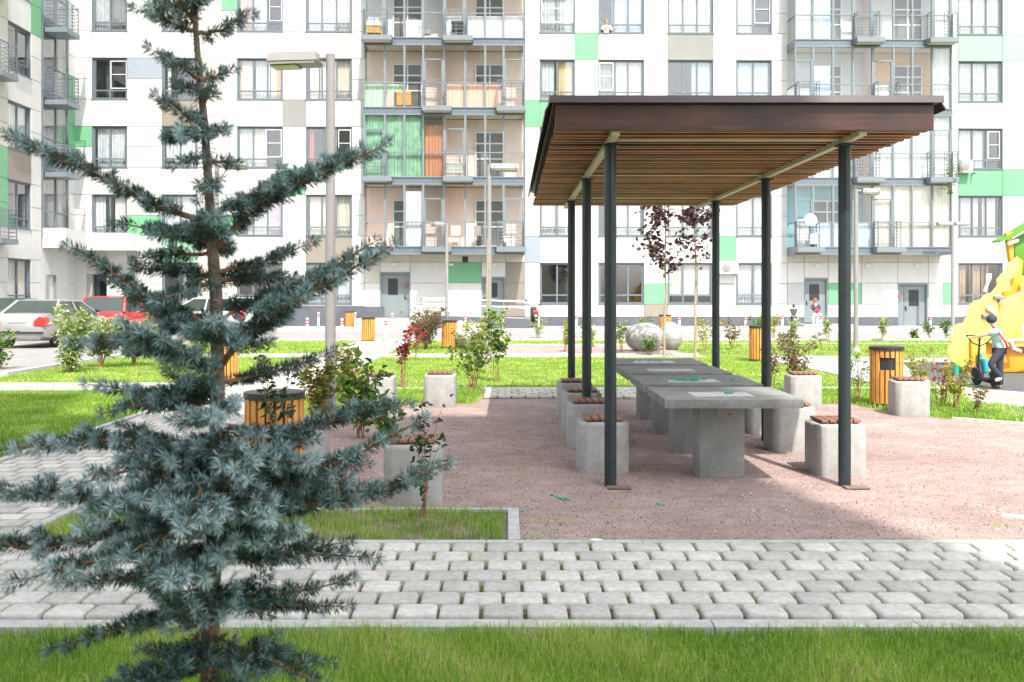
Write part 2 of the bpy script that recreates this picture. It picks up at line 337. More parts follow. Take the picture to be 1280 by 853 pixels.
def tufts(name, pts, label, h=.05, n=14, sp=.03, z=.004):
    P = []; 
    for (x, y) in pts:
        P.append(np.stack([rng.normal(x, sp, n), rng.normal(y, sp*.5, n)], 1))
    P = np.concatenate(P); n = len(P); th = rng.uniform(0, 6.28, n); wd = .0016; hh = h*rng.uniform(.4, 1.2, n); ld = rng.uniform(0, 6.28, n); lm = hh*rng.uniform(.1, .9, n)
    V = np.zeros((n, 3, 3)); V[:, 0, :2] = P; V[:, 1, :2] = P+np.stack([np.cos(th), np.sin(th)], 1)*wd*1.6; V[:, 2, :2] = P+np.stack([np.cos(ld)*lm, np.sin(ld)*lm], 1); V[:, :2, 2] = z; V[:, 2, 2] = z+hh
    o = raw_mesh(name, V.reshape(-1, 3), 3, M['grass'], rng.uniform(.4, .9, n)); tag(o, label, 'grass', kind='stuff')
jt = [(rng.uniform(-3, 3.3), 4.79+.2015*rng.integers(1, 8)-.005) for _ in range(150)]+[(-9+.2215*rng.integers(20, 60)-(.11), 4.79+.2015*(2*rng.integers(0, 3)+1.5)) for _ in range(90)]+[(-9+.2215*rng.integers(20, 60), 4.79+.2015*(2*rng.integers(0, 4)+.5)) for _ in range(110)]
tufts('grass', jt, 'tiny weeds in the joints of the front paved path', h=.055, n=22, sp=.024)
tufts('grass', [(rng.uniform(-3, 3.4), rng.choice([6.215, 6.31])) for _ in range(150)], 'weeds along the kerbs of the front path', h=.05, n=14, sp=.04)
tufts('grass', [G(770, 641)[:2], G(768, 641)[:2], G(677, 652)[:2], G(692, 650)[:2], G(756, 673)[:2], G(660, 674)[:2], G(671, 672)[:2], G(705, 655)[:2], G(686, 668)[:2], G(1262, 658)[:2], G(1250, 660)[:2], G(648, 588)[:2]], 'sparse weed tufts growing in the gravel', h=.045, n=26, sp=.045)
def pebbles(n, poly, smin, smax, ymin, ymax):
    x = rng.uniform(-3.1, 7, n); y = 1/rng.uniform(1/ymax, 1/ymin, n)
    k = inpoly(x, y, poly) & (np.abs(x) < .6*y+.5) & ~inpoly(x, y, rect(-3.3, .1, 6, 7.3)); x = x[k]; y = y[k]; n = len(x)
    s = smin+(smax-smin)*rng.uniform(0, 1, n)**3
    base = np.array([[1, 0, 0], [-.5, .87, 0], [-.5, -.87, 0], [0, 0, .9]]); fs = [(0, 1, 3), (1, 2, 3), (2, 0, 3)]
    J = base[None]*s[:, None, None]*rng.uniform(.6, 1.3, (n, 4, 3)); a = rng.uniform(0, 6.28, n); ca, sa = np.cos(a)[:, None], np.sin(a)[:, None]
    X = J[..., 0]*ca-J[..., 1]*sa+x[:, None]; Y = J[..., 0]*sa+J[..., 1]*ca+y[:, None]; Z = J[..., 2]+.002; Q = np.stack([X, Y, Z], -1)
    V = Q[:, np.array(fs).ravel()].reshape(-1, 3)
    m = mat('gravel grains', (.25, .16, .15), .9, attr=True, c2=(.6, .52, .48)); ramp_stops(m, [(0, (.10, .065, .06)), (.5, (.28, .18, .16)), (.93, (.40, .30, .27)), (1, (.62, .56, .52))])
    o = raw_mesh('gravel_stones', V, 3, m, np.repeat(rng.uniform(0, 1, n), 3)); tag(o, 'loose red and grey gravel grains on the court', 'gravel', kind='stuff')
pebbles(60000, gravel_poly, .003, .011, 6.32, 14.8)
# ------------------------------------------------------------ apartment building
YF, AN = 43.8, R(.95)
M['clad'] = mat('white cladding', (.52, .52, .515), .45, var=.03, scale=.5)
M['clad2'] = mat('cream cladding', (.46, .445, .40), .45, var=.03, scale=.5)
M['cladg'] = mat('green cladding', (.13, .345, .19), .45, var=.05, scale=.5)
M['cladlg'] = mat('pale green cladding', (.25, .42, .30), .45, var=.04, scale=.5)
M['cladb'] = mat('beige brown cladding', (.225, .20, .168), .45, var=.04, scale=.5)
M['cladgr'] = mat('warm grey cladding', (.215, .213, .203), .45, var=.04, scale=.5)
M['cladbl'] = mat('blue grey cladding', (.25, .285, .335), .45, var=.04, scale=.5)
M['cladlt'] = mat('light grey cladding', (.38, .38, .395), .45, var=.04, scale=.5)
M['plinth'] = mat('dark stone plinth', (.085, .09, .11), .5, var=.15, scale=2)
M['joint2'] = mat('panel joint', (.28, .28, .28), .8)
M['frame'] = mat('grey window frame', (.12, .145, .17), .4, var=.05)
M['door'] = mat('grey door paint', (.17, .20, .215), .45, var=.05)
M['glass'] = glass_mat('window glass')
M['bayglass'] = glass_mat('loggia glass', refl=.05)
M['span'] = mat('dark spandrel panel', (.11, .135, .17), .3, var=.1)
M['whiteframe'] = mat('white window frame', (.62, .62, .64), .4, var=.03)
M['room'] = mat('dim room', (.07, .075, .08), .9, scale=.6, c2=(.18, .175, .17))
CUR = {k: mat(k+' curtain', c, .9, scale=3, c2=c2, trans=.2) for k, c, c2 in [
    ('white', (.74, .74, .74), (.84, .84, .83)), ('sheer', (.55, .60, .63), (.74, .78, .80)), ('cream', (.70, .65, .54), (.82, .77, .67)),
    ('orange', (.62, .30, .06), (.75, .42, .12)), ('red', (.55, .05, .06), (.65, .12, .12)), ('green', (.15, .36, .22), (.34, .54, .39)),
    ('pink', (.62, .36, .34), (.74, .50, .46)), ('lilac', (.42, .34, .44), (.60, .52, .60)), ('grey', (.24, .25, .26), (.34, .36, .37)),
    ('blue', (.42, .58, .74), (.60, .74, .86)), ('yellow', (.62, .48, .22), (.74, .60, .34)), ('brown', (.38, .26, .17), (.52, .38, .26)), ('blind', (.60, .60, .58), (.70, .70, .68))]}
def FXl(px, d=0):
    t = (px-CX)/F; Y = YF-d*math.cos(AN); return (Y*t/(1-t*math.tan(AN)))/math.cos(AN)
def FZl(py, d=0): return CH+(CY-py)*(YF-d)/F
B = thing('apartment_building', 'long white apartment building with green and beige panels, grey windows and glazed loggias', 'building', (0, YF, 0), AN)
for k in ('clad', 'clad2', 'cladg', 'cladlg', 'cladb', 'cladgr'): mottle(M[k], 2.2, .95, 1.03, (1, 1, .25)); mottle(M[k], .35, .95, 1.04)
cladmats = [M[k] for k in ('clad', 'clad2', 'cladg', 'cladlg', 'cladb', 'cladgr', 'cladbl', 'cladlt', 'joint2', 'plinth')]
RECTS = [((93, 156, 115, 184), 2), ((160, 71, 203, 98), 6), ((202, 125, 248, 158), 4), ((248, 71, 278, 125), 1), ((277, -12, 297, 12), 2), ((278, 98, 296, 125), 0),
 ((354, 125, 382, 158), 5), ((354, 210, 382, 242), 2), ((382, 295, 440, 329), 4), ((160, 268, 203, 295), 2), ((247, 270, 297, 295), 2), ((202, 295, 248, 329), 3),
 ((160, 158, 203, 210), 1), ((440, 98, 456, 158), 7), ((354, 40, 440, 72), 1), ((248, 329, 297, 382), 1),
 ((656, 125, 718, 160), 2), ((718, 40, 748, 74), 2), ((834, 40, 892, 74), 5), ((656, 295, 675, 329), 6), ((805, 354, 835, 381), 2), ((805, 381, 835, 397), 4), ((891, 295, 920, 329), 2),
 ((891, 354, 920, 381), 7), ((920, 381, 965, 397), 1), ((718, 329, 748, 397), 1), ((891, 246, 920, 270), 1), ((964, 229, 984, 246), 2),
 ((1197, 40, 1330, 76), 3), ((1197, 211, 1330, 245), 2), ((160, -45, 203, -12), 2), ((805, -45, 835, -12), 4), ((440, -45, 456, -12), 2), ((247, 184, 277, 210), 7), ((640, -12, 656, 40), 7)]
def pcol(px, py):
    for (a, b, c, d), k in RECTS:
        if a <= px <= c and b <= py <= d: return k
    return 0
wb = MB()
T = lambda r: 329-84.8*r
def panel(p0, p1, q0, q1, col=None, g=.012, y=0):      # px span, py span (centre scale)
    k = pcol((p0+p1)/2, (q0+q1)/2) if col is None else col
    wb.box(FXl(p0)+g, FXl(p1)-g, y-.03, y, FZl(q1)+g, FZl(q0)-g, k)
def wallstrip(p0, p1, ptop=-300, first=0, plinth=396.5):
    for r in range(first, 8):
        panel(p0, p1, T(r), T(r)+25.7); panel(p0, p1, T(r)+25.7, T(r)+51.3); panel(p0, p1, T(r+1)+51.3, T(r))
    panel(p0, p1, 380.3, plinth)
def wincol(p0, p1, plinth=396.5, first=0):
    for r in range(first, 8): panel(p0, p1, T(r+1)+51.3, T(r))
    if first == 0: panel(p0, p1, 380.3, plinth)
WALLS_L = [(93, 115), (159, 202.5), (247, 277.5), (277.5, 296.5), (353.5, 382.5), (440, 455.5)]
WALLS_R = [(656, 674.5), (718.5, 748), (805, 834.5), (891.5, 920), (964.5, 984)]
WINS_L = [(115, 159, 2), (202.5, 247, 2), (296.5, 353.5, 3), (382.5, 440, 3)]
WINS_R = [(674.5, 718.5, 2), (748, 805, 3), (834.5, 891.5, 3), (920, 964.5, 2)]
for a, b in WALLS_L[1:]: wallstrip(a, b, plinth=383)
wallstrip(93, 115, first=1)
for a, b, n in WINS_L: wincol(a, b, plinth=383, first=1 if a < 150 else 0)
for a, b in WALLS_R: wallstrip(a, b)
for a, b, n in WINS_R: wincol(a, b)
WINS_E = [(1197.5, 1253, 3), (1313, 1357, 2), (1400, 1457, 3)]
for a, b in [(1190, 1197.5), (1253, 1283), (1283, 1313), (1357, 1400), (1457, 1500)]: wallstrip(a, b)
for a, b, n in WINS_E: wincol(a, b)
# backing wall with openings (columns of windows are left open), returns and parapet
ZT = FZl(T(8))
def back(p0, p1, z0, z1, y0=.0, y1=.22, k=8): wb.box(FXl(p0), FXl(p1), y0, y1, z0, z1, k)
for a, b in WALLS_L+WALLS_R: back(a, b, -.1, ZT)
for a, b in [(1190, 1197.5), (1253, 1313), (1357, 1400), (1457, 1500)]: back(a, b, -.1, ZT)
for a, b, n in WINS_L+WINS_R+WINS_E:
    back(a, b, -.1, FZl(380.3))
    for r in range(0, 8): back(a, b, FZl(T(r)), FZl(T(r+1)+51.3))
# plinth
wb.box(FXl(300), FXl(480), -.06, -.001, -.1, FZl(383)-.01, 9); wb.box(FXl(160), FXl(300), -.06, -.001, -.1, FZl(385)-.01, 9)
wb.box(FXl(656), FXl(984), -.06, -.001, -.1, FZl(396.5)-.01, 9); wb.box(FXl(1190), FXl(1500), -.06, -.001, -.1, FZl(396.5)-.01, 9)
# recess walls under and behind the two loggia stacks
def bayback(p0, p1, cuts, doors, zpl, colour):
    top = FZl(318)
    xs = sorted(cuts)
    for a, b in zip(xs[:-1], xs[1:]):
        isdoor = [d for d in doors if abs(d[0]-a) < 1]
        zt = FZl(isdoor[0][2]) if isdoor else None
        for q0, q1 in ((318, 328), (328, 354), (354, 381), (381, zpl)):
            if isdoor and q1 > isdoor[0][2]:
                if q0 < isdoor[0][2]-2: q1 = isdoor[0][2]
                else: continue
            k = 1 if q0 == 318 else pcol2((a+b)/2, (q0+q1)/2, colour)
            wb.box(FXl(a)+.012, FXl(b)-.012, -.03, 0, FZl(q1)+.012, FZl(q0)-.012, k)
        if isdoor: wb.box(FXl(a), FXl(b), .0, .3, zt, top, 8)
        else:
            wb.box(FXl(a), FXl(b), .0, .3, -.1, top, 8); wb.box(FXl(a), FXl(b), -.06, -.001, -.1, FZl(zpl)-.01, 9)
def pcol2(px, py, rects):
    for (a, b, c, d), k in rects:
        if a <= px <= c and b <= py <= d: return k
    return 0
bayback(455.5, 656, [455.5, 475, 513, 560, 602, 632, 656], [(475, 513, 340.5), (602, 632, 346.5)], 396, [((560, 328, 602, 354), 2), ((632, 328, 656, 396), 4), ((455, 328, 475, 354), 1)])
bayback(984, 1190, [984, 1005, 1035, 1077, 1122, 1160, 1178.5, 1190], [(1005, 1035, 347.5), (1122, 1160, 354.5)], 397, [((1035, 354, 1077, 381), 2), ((1178, 354, 1190, 381), 2), ((984, 354, 1005, 381), 7)])
# left wing, its face runs towards the camera
XW = FXl(93.5)
def WY(px):                                            # local y on the wing plane seen at px
    t = (px-CX)/F; c, s = math.cos(AN), math.sin(AN)   # world = (XW c - y s, YF + XW s + y c)
    return (XW*c-t*(YF+XW*s))/(s+t*c)
def WZ(py, px): return CH+(CY-py)*(YF+XW*math.sin(AN)+WY(px)*math.cos(AN))/F
ywin = [(WY(9), WY(38)), (WY(9)-4.2, WY(38)-3.9)]
colsY = [(WY(-150), ywin[1][0]), (ywin[1][1], ywin[0][0]), (ywin[0][1], WY(51)), (WY(85), 0)]
def wpanel(y0, y1, z0, z1, k): wb.box(XW, XW+.03, y0+.012, y1-.012, z0+.012, z1-.012, k)
for ci, (y0, y1) in enumerate(colsY):
    wb.box(XW-.22, XW, y0, y1, -.1, ZT, 8)
    for r in range(0, 8):
        k = 0
        zs = [FZl(T(r)+51.3), FZl(T(r)+25.7), FZl(T(r)), FZl(T(r+1)+51.3)]
        for j in range(3):
            kk = 2 if (ci == 2 and r == 3 and j == 2) or (ci == 2 and r == 4) or (ci == 3 and r == 2) or (ci == 3 and r == 3 and j == 0) or (ci == 1 and r == 1) else (1 if (ci == 1 and r in (2, 3)) else 0)
            wpanel(y0, y1, zs[j], zs[j+1], kk)
    wpanel(y0, y1, FZl(396), FZl(T(0)+51.3), 0); wb.box(XW, XW+.06, y0, y1, -.1, FZl(396), 9)
for (y0, y1) in ywin:
    wb.box(XW-.22, XW, y0, y1, -.1, FZl(380.3), 8); wpanel(y0, y1, FZl(396), FZl(380.3), 0); wb.box(XW, XW+.06, y0, y1, -.1, FZl(396), 9)
    for r in range(8):
        wb.box(XW-.22, XW, y0, y1, FZl(T(r)), FZl(T(r+1)+51.3), 8); wpanel(y0, y1, FZl(T(r)), FZl(T(r+1)+51.3), 4 if r in (1, ) else 0)
# canopy box in the corner and wall of the recessed entrance
d1 = 1.0
ycan0 = WY(52)
wb.box(XW+.03, XW+d1, ycan0, -.0, FZl(314.5), FZl(291.5), 0)
wb.box(XW+d1, FXl(176), -1.0, 0, FZl(314.5), FZl(294), 0)
wb.box(XW-.22, XW, WY(51), WY(85), -.1, FZl(291.5), 8); wpanel(WY(51), WY(85), FZl(396), FZl(314.5), 0)
wb.box(FXl(93)+.01, FXl(108), -.03, 0, -.1, FZl(314.5), 0); wb.box(FXl(134), FXl(161), -.03, 0, -.1, FZl(314.5), 0); wb.box(FXl(108), FXl(134), -.03, 0, FZl(343), FZl(314.5), 1)
wb.box(FXl(93), FXl(161), 0.0, .2, FZl(343), FZl(291.5), 8)
wb.box(FXl(108), FXl(134), .9, 1, -.1, FZl(343), 9)
wall = wb.build('wall', cladmats, B)
# dim interior shell behind the windows and roof slab
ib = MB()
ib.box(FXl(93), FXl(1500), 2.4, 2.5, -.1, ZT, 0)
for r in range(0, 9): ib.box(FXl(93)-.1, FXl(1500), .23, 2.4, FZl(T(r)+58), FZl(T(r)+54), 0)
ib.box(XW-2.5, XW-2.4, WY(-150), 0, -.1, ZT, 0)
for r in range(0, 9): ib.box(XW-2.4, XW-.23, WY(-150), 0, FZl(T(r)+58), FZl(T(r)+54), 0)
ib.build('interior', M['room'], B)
rb = MB(); rb.box(FXl(93)-.3, FXl(1500), -.15, 12, ZT, ZT+.4); rb.box(XW-12, XW+.15, WY(-150), 0, ZT+.01, ZT+.41); rb.box(FXl(1500), FXl(1500)+.2, 0, 12, -.1, ZT); rb.box(FXl(93)-12, FXl(1500), 12, 12.2, -.1, ZT); rb.box(XW-12, XW, WY(-150)-.2, WY(-150), -.1, ZT)
rb.build('roof', M['cladgr'], B)

def wavy(b, x0, x1, z0, z1, y, amp=.035, m=0, per=.14, T=None):
    n = max(4, int((x1-x0)/.03)); vs = []; ph = random.random()*6; pr = per*random.uniform(.8, 1.3)
    for i in range(n+1):
        x = x0+(x1-x0)*i/n; yy = y+amp*math.sin(x/pr*6.28+ph)+amp*.4*math.sin(x/pr*11+ph)
        vs += [(x, yy, z0), (x, yy*.6+y*.4, z1)]
    b.add(vs, [(2*i, 2*i+2, 2*i+3, 2*i+1) for i in range(n)], m, T)
CK = ['white', 'sheer', 'sheer', 'grey', 'cream', 'white', 'grey', 'blind']
def window(w_, h_, leaves, style, T0, openleaf=False):
    b = MB(); f = .055; y0, y1 = .07, .14
    fm = 0
    b.box(0, w_, -.01, .22, -.0, .02); b.box(0, w_, .0, .22, h_-.02, h_); b.box(0, .025, .0, .22, 0, h_); b.box(w_-.025, w_, .0, .22, 0, h_)
    b.box(.025, w_-.025, y0, y1, .02, .02+f); b.box(.025, w_-.025, y0, y1, h_-.02-f, h_-.02)
    tz = h_*.2
    for i in range(leaves+1):
        x = .025+(w_-.05-f*1.3)*i/leaves; b.box(x, x+f*1.3, y0-.003, y1, .02+f, h_-.02-f)
    b.box(.025+f, w_-.025-f, y0-.006, y1, tz, tz+f*1.1)
    b.box(-.03, w_+.03, -.06, .0, -.035, -.012)
    o = b.build('window', M['frame'], B); o.matrix_basis = T0
    g = MB(); g.box(.04, w_-.04, .10, .108, .04, h_-.04); g.build('pane', M['glass'], o)
    if style:
        c = MB(); ms = []
        for j, (x0, x1, key, zf) in enumerate(style):
            ms.append(CUR[key]); wavy(c, .03+x0*(w_-.06), .03+x1*(w_-.06), .03+zf*h_, h_-.03, .22+.02*j, m=j, amp=.012 if key == 'blind' else .03)
        c.build('curtain', ms, o)
    if openleaf:       # an insect screen or opened sash in white
        s = MB(); xa = w_*openleaf[0]; xb = w_*openleaf[1]
        for (a, b2, c2, d) in ((xa, xb, h_*.26, h_*.28), (xa, xb, h_*.92, h_*.94), (xa, xb, h_*.6, h_*.615)): s.box(a, b2, .04, .062, c2, d)
        s.box(xa, xa+.03, .04, .062, h_*.28, h_*.92); s.box(xb-.03, xb, .04, .062, h_*.28, h_*.92)
        s.build('sash', M['whiteframe'], o)
    return o
def rstyle():
    k = random.choice(CK); k2 = random.choice(CK); u = random.random()
    if u < .30: return [(0, 1, k, 0)]
    if u < .55: return [(0, .33, k, 0), (.6, 1, k, 0)]
    if u < .75: return [(0, .5, k, 0), (.5, 1, k2, 0)]
    if u < .88: return [(.1, .9, k, 0), (0, .2, 'grey', 0)]
    return None
SP = {(296.5, 3): [(.05, .35, 'cream', 0), (.38, .7, 'sheer', 0), (.72, .85, 'cream', 0), (.85, 1, 'orange', 0), (0, .06, 'orange', 0)], (296.5, 4): [(0, .3, 'pink', 0), (.34, .62, 'sheer', 0)],
      (296.5, 2): [(0, .3, 'sheer', 0), (.3, .65, 'cream', 0)], (296.5, 1): [(.2, .7, 'white', 0), (.7, 1, 'lilac', 0)], (382.5, 4): [(0, 1, 'white', 0)], (382.5, 3): [(.05, .25, 'cream', 0), (.28, .95, 'cream', 0)],
      (382.5, 2): [(.05, .14, 'red', 0)], (382.5, 1): [(.05, .3, 'cream', 0), (.34, .48, 'cream', 0), (.66, .95, 'cream', 0)], (115, 2): [(.1, .9, 'sheer', 0)], (202.5, 2): [(.05, .9, 'sheer', 0)], (202.5, 3): [(.1, .2, 'white', 0)],
      (674.5, 3): [(.05, .42, 'sheer', 0), (.55, .97, 'yellow', 0)], (674.5, 4): [(0, 1, 'sheer', 0)], (674.5, 1): [(0, 1, 'white', 0)], (748, 4): [(.3, 1, 'blue', 0)], (748, 3): [(0, .33, 'grey', 0), (.4, 1, 'white', 0)],
      (748, 1): [(.35, .95, 'sheer', 0)], (834.5, 4): [(0, 1, 'white', 0)], (834.5, 3): [(.55, 1, 'blue', 0)], (920, 4): [(0, .5, 'white', 0)], (920, 3): [(0, 1, 'blue', 0)], (920, 1): [(0, 1, 'white', 0)], (834.5, 1): [(.0, .4, 'cream', 0), (.4, 1, 'sheer', 0)],
      (834.5, 0): [(.02, .98, 'blind', .18)], (920, 0): [(0, 1, 'sheer', .0)], (674.5, 0): None, (748, 0): None, (1197.5, 4): [(0, 1, 'white', 0)], (1197.5, 3): [(0, 1, 'sheer', 0)], (1197.5, 2): [(.0, .6, 'sheer', 0)],
      (1197.5, 1): [(.1, .5, 'sheer', 0), (.6, .9, 'white', 0)], (1197.5, 0): [(0, .22, 'brown', 0), (.3, .55, 'brown', 0), (.6, .75, 'brown', 0)], (202.5, 0): [(.5, .7, 'cream', 0)], (296.5, 0): None, (115, 3): None}
OL = {(115, 3): (.52, .98), (674.5, 4): (.04, .96), (748, 3): (0.02, .33), (1197.5, 2): (.68, .95), (296.5, 2): (.62, .97), (920, 4): (.52, .97), (382.5, 2): (.7, .97), (296.5, 4): (.7, .98)}
for cols in (WINS_L, WINS_R, WINS_E):
    for a, b, n in cols:
        for r in range(0, 6):
            if a == 115 and r == 0: continue
            if a < 1300 or r < 5:
                h_ = FZl(T(r))-FZl(T(r)+51.3)
                window(FXl(b)-FXl(a)-.01, h_-.01, n, SP.get((a, r), rstyle()) if (a, r) in SP or True else None, Matrix.Translation((FXl(a)+.005, 0, FZl(T(r)+51.3)+.005)), OL.get((a, r), False))
for (y0, y1) in ywin:
    for r in range(0, 6):
        h_ = FZl(T(r))-FZl(T(r)+51.3)
        window(y1-y0-.01, h_-.01, 2, rstyle(), Matrix.Translation((XW, y0+.005, FZl(T(r)+51.3)+.005)) @ Matrix.Rotation(R(90), 4, 'Z'))
for a, b, n in WINS_L[:3]: pass

# entrance doors
def door(p0, p1, top, bot, y=.12, pane=(.3, .72), split=None, hand='l'):
    x0, x1, z0, z1 = FXl(p0), FXl(p1), FZl(bot), FZl(top); W_, H_ = x1-x0, z1-z0
    b = MB(); b.box(0, .07, -.04, .18, 0, H_); b.box(W_-.07, W_, -.04, .18, 0, H_); b.box(.07, W_-.07, -.04, .18, H_-.07, H_)
    b.box(.07, W_-.07, .08, .13, 0, H_-.07)
    if split: b.box(W_*split-.012, W_*split+.012, .065, .079, .02, H_-.1, 1)
    o = b.build('door', [M['door'], M['frame']], B); o.location = (x0, y-.1, z0)
    g = MB(); g.box(W_*pane[0], W_*pane[1], .066, .077, H_*.50, H_*.86); g.build('door_pane', M['black'], o)
    hb = MB(); hx = W_*(.82 if hand == 'r' else .12) if not split else W_*(split+.05 if hand == 'l' else split+.02)
    hb.tube([(hx, .07, H_*.44), (hx, .02, H_*.44), (hx+.12, .02, H_*.44)], .015, 6); hb.box(hx-.03, hx+.03, .055, .072, H_*.4, H_*.5); hb.build('handle', M['black'], o)
    return o
door(475, 513, 340.5, 397, pane=(.26, .58), hand='r'); door(602, 632, 346.5, 397, pane=(.42, .66), hand='l')
door(1005, 1035, 347.5, 404, pane=(.25, .66), hand='l'); door(1122, 1160, 354.5, 411, pane=(.40, .72), split=.24)
o = door(108, 134, 343, 404, pane=(.3, .6)); o.location.y = .75
o = door(108, 130, 338, 404, pane=(.3, .6)); o.rotation_euler = (0, 0, R(90)); o.location = (XW+.08, WY(56), -.02)
sb = MB()
for px, py in [(507, 356), (1125.5, 370)]: sb.box(FXl(px)-.09, FXl(px)+.09, -.06, -.033, FZl(py)-.07, FZl(py)+.07)
sb.build('sign_plate', mat('maroon plate', (.25, .08, .07), .4), B)
sb = MB()
for px, py in [(493, 331), (618, 331), (564, 331), (1021, 332), (1084, 332), (1145, 332)]: sb.box(FXl(px)-.1, FXl(px)+.1, -.10, -.033, FZl(py)-.05, FZl(py)+.05)
sb.build('wall_lamp', M['whiteframe'], B)
sb = MB(); sb.box(FXl(578), FXl(585), -.06, -.033, FZl(328), FZl(321)); sb.build('vent_grille', M['black'], B)

# glazed loggia stacks
D = 1.13
M['bayframe'] = mat('grey loggia frame', (.15, .18, .205), .4, var=.04)
M['loggia'] = mat('pale loggia wall', (.66, .52, .46), .9, var=.05, scale=2)
M['loggia2'] = mat('grey loggia wall', (.55, .55, .56), .9, var=.05, scale=2)
M['loggia3'] = mat('ochre loggia wall', (.62, .38, .20), .9, var=.05, scale=2)
M['blueroom'] = mat('blue loggia wall', (.22, .48, .56), .9, var=.05, scale=2)
M['soffit'] = mat('soffit panel', (.52, .47, .38), .8, var=.04)
def bay(mul, floors, balc, fills, walls, leftret=False):
    b = MB(); X = [FXl(p, D) for p in mul]; y = -D; x0, x1 = X[0], X[-1]
    FB = lambda f: (FZl(317.5-87*f, D), FZl(308-87*f, D))    # band z range
    for f in range(floors+1):
        z0, z1 = FB(f)
        b.box(x0, x1, y, y+.06, z0, z0+.03, 0); b.box(x0, x1, y-.02, y+.08, z1-.05, z1, 0); b.box(x0, x1, y-.02, y+.08, z0-.03, z0+.03, 0)
        b.box(x0, x1, y+.02, y+.06, z0+.03, z1-.05, 1)
        b.box(x0+.02, x1-.02, y+.081, -.002, z0, z1-.04, 2)                         # slab
        for xx in (x0, x1-.08):
            b.box(xx+.002, xx+.078, y+.08, 0, z0-.03, z1, 0)
        if f == floors: break
        zt = FB(f+1)[0]-.03; tr = FZl(278-87*f, D)
        b.box(x0, x1, y-.01, y+.07, tr-.025, tr+.025, 0)
        for xx in (x0+.01, x1-.05): b.box(xx, xx+.04, y+.07, 0, tr-.025, tr+.025, 0)
        for i, xx in enumerate(X):
            w_ = .045 if i not in (0, len(X)-1) else .06
            b.box(xx-w_ if i else xx, xx+w_ if i < len(X)-1 else xx, y-.015, y+.075, z1, zt, 0)
        b.box(X[4]-.03, X[4]+.03, y+.08, 0, z1, zt, 3)                                  # party wall between flats
        for k in (0, 1):                                                        # inner wall of each loggia
            b.box(X[4*k], X[4*k+4], -.002, .06, z1, zt, walls[f][k])
        for ci in balc[f]:                                                        # door frame in a balcony cell
            a, c = X[ci], X[ci+1]; zd = zt-.62
            b.box(a+.05, c-.05, y-.012, y+.07, zd-.03, zd+.03, 0); b.box(a+.05, a+.11, y-.012, y+.07, z1, zd, 0); b.box(c-.11, c-.05, y-.012, y+.07, z1, zd, 0)
        # inner windows on the loggia wall
        for k in (0, 1):
            wx = X[4*k]+(X[4*k+4]-X[4*k])*(.33 if k == 0 else .38); ww = 1.35
            b.box(wx, wx+ww, -.05, -.003, z1+.02, z1+2.15, 5)
            for q in (0, .5, 1): b.box(wx+q*(ww-.06), wx+q*(ww-.06)+.06, -.08, -.051, z1+.02, z1+2.15, 6)
            for q in (.02, .9, 1.6, 2.1): b.box(wx, wx+ww, -.079, -.052, z1+q, z1+q+.06, 6)
    if leftret:
        pass
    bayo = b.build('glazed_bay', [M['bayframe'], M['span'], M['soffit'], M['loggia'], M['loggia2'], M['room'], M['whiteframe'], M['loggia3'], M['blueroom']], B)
    g = MB()
    for f in range(floors):
        z1 = FB(f)[1]; zt = FB(f+1)[0]-.03; tr = FZl(278-87*f, D)
        for i in range(len(X)-1):
            if (f, i) in fills.get('open', ()): continue
            g.box(X[i]+.046, X[i+1]-.046, y+.03, y+.036, z1, tr-.026); g.box(X[i]+.046, X[i+1]-.046, y+.03, y+.036, tr+.026, zt)
        for xx in (x0+.03, x1-.036): g.box(xx, xx+.006, y+.08, -.08, z1, tr-.026); g.box(xx, xx+.006, y+.08, -.08, tr+.026, zt)
    g.build('pane', M['bayglass'], bayo)
    for (f, i, j, key, lo, hi) in fills['cur']:
        c = MB(); z1 = FB(f)[1]; zt = FB(f+1)[0]-.03; H_ = zt-z1
        wavy(c, X[i]+.05, X[j]-.05, z1+lo*H_, z1+hi*H_, y+.17, amp=.02 if key != 'panel' else 0); c.build('curtain', CUR[key] if key in CUR else M[key], bayo)
    # small railed balconies in front of the glazing
    for f in range(floors):
        z1 = FB(f)[1]; tr = FZl(278-87*f, D)
        for ci in balc[f]:
            a, c = X[ci]-.02, X[ci+1]+.35 if ci < 7 else X[ci+1]+.05; dp = .55
            if ci == 7: a -= .3
            s = MB(); s.box(a, c, y-dp, y-.02, z1-.26, z1-.04, 0); s.box(a+.06, c-.06, y-dp+.06, y-.08, z1-.275, z1-.259, 1)
            so = s.build('balcony', [M['bayframe'], M['soffit']], B)
            r = MB()
            a2, c2 = a+.06, min(c-.06, X[min(ci+1, 8)]+.12); yr = y-dp+.05
            for xx in (a2, c2):
                for yy in (yr, y-.06): r.box(xx-.018, xx+.018, yy-.018, yy+.018, z1-.04, tr+.02)
                for q in range(7): zz = z1+.08+q*(tr-z1-.1)/6.5; r.tube([(xx, yr, zz), (xx, y-.04, zz)], .011, 5)
            r.box(a2+.019, c2-.019, yr-.02, yr+.02, tr-.0, tr+.03); r.box(a2-.02, a2+.02, yr, y-.02, tr+.021, tr+.04); r.box(c2-.02, c2+.02, yr, y-.02, tr+.021, tr+.04)
            for q in range(7): zz = z1+.08+q*(tr-z1-.1)/6.5; r.tube([(a2, yr, zz), (c2, yr, zz)], .011, 5)
            r.box((a2+c2)/2-.012, (a2+c2)/2+.012, yr-.012, yr+.012, z1-.04, tr-.001)
            r.build('railing', M['frame'], so)
    return X
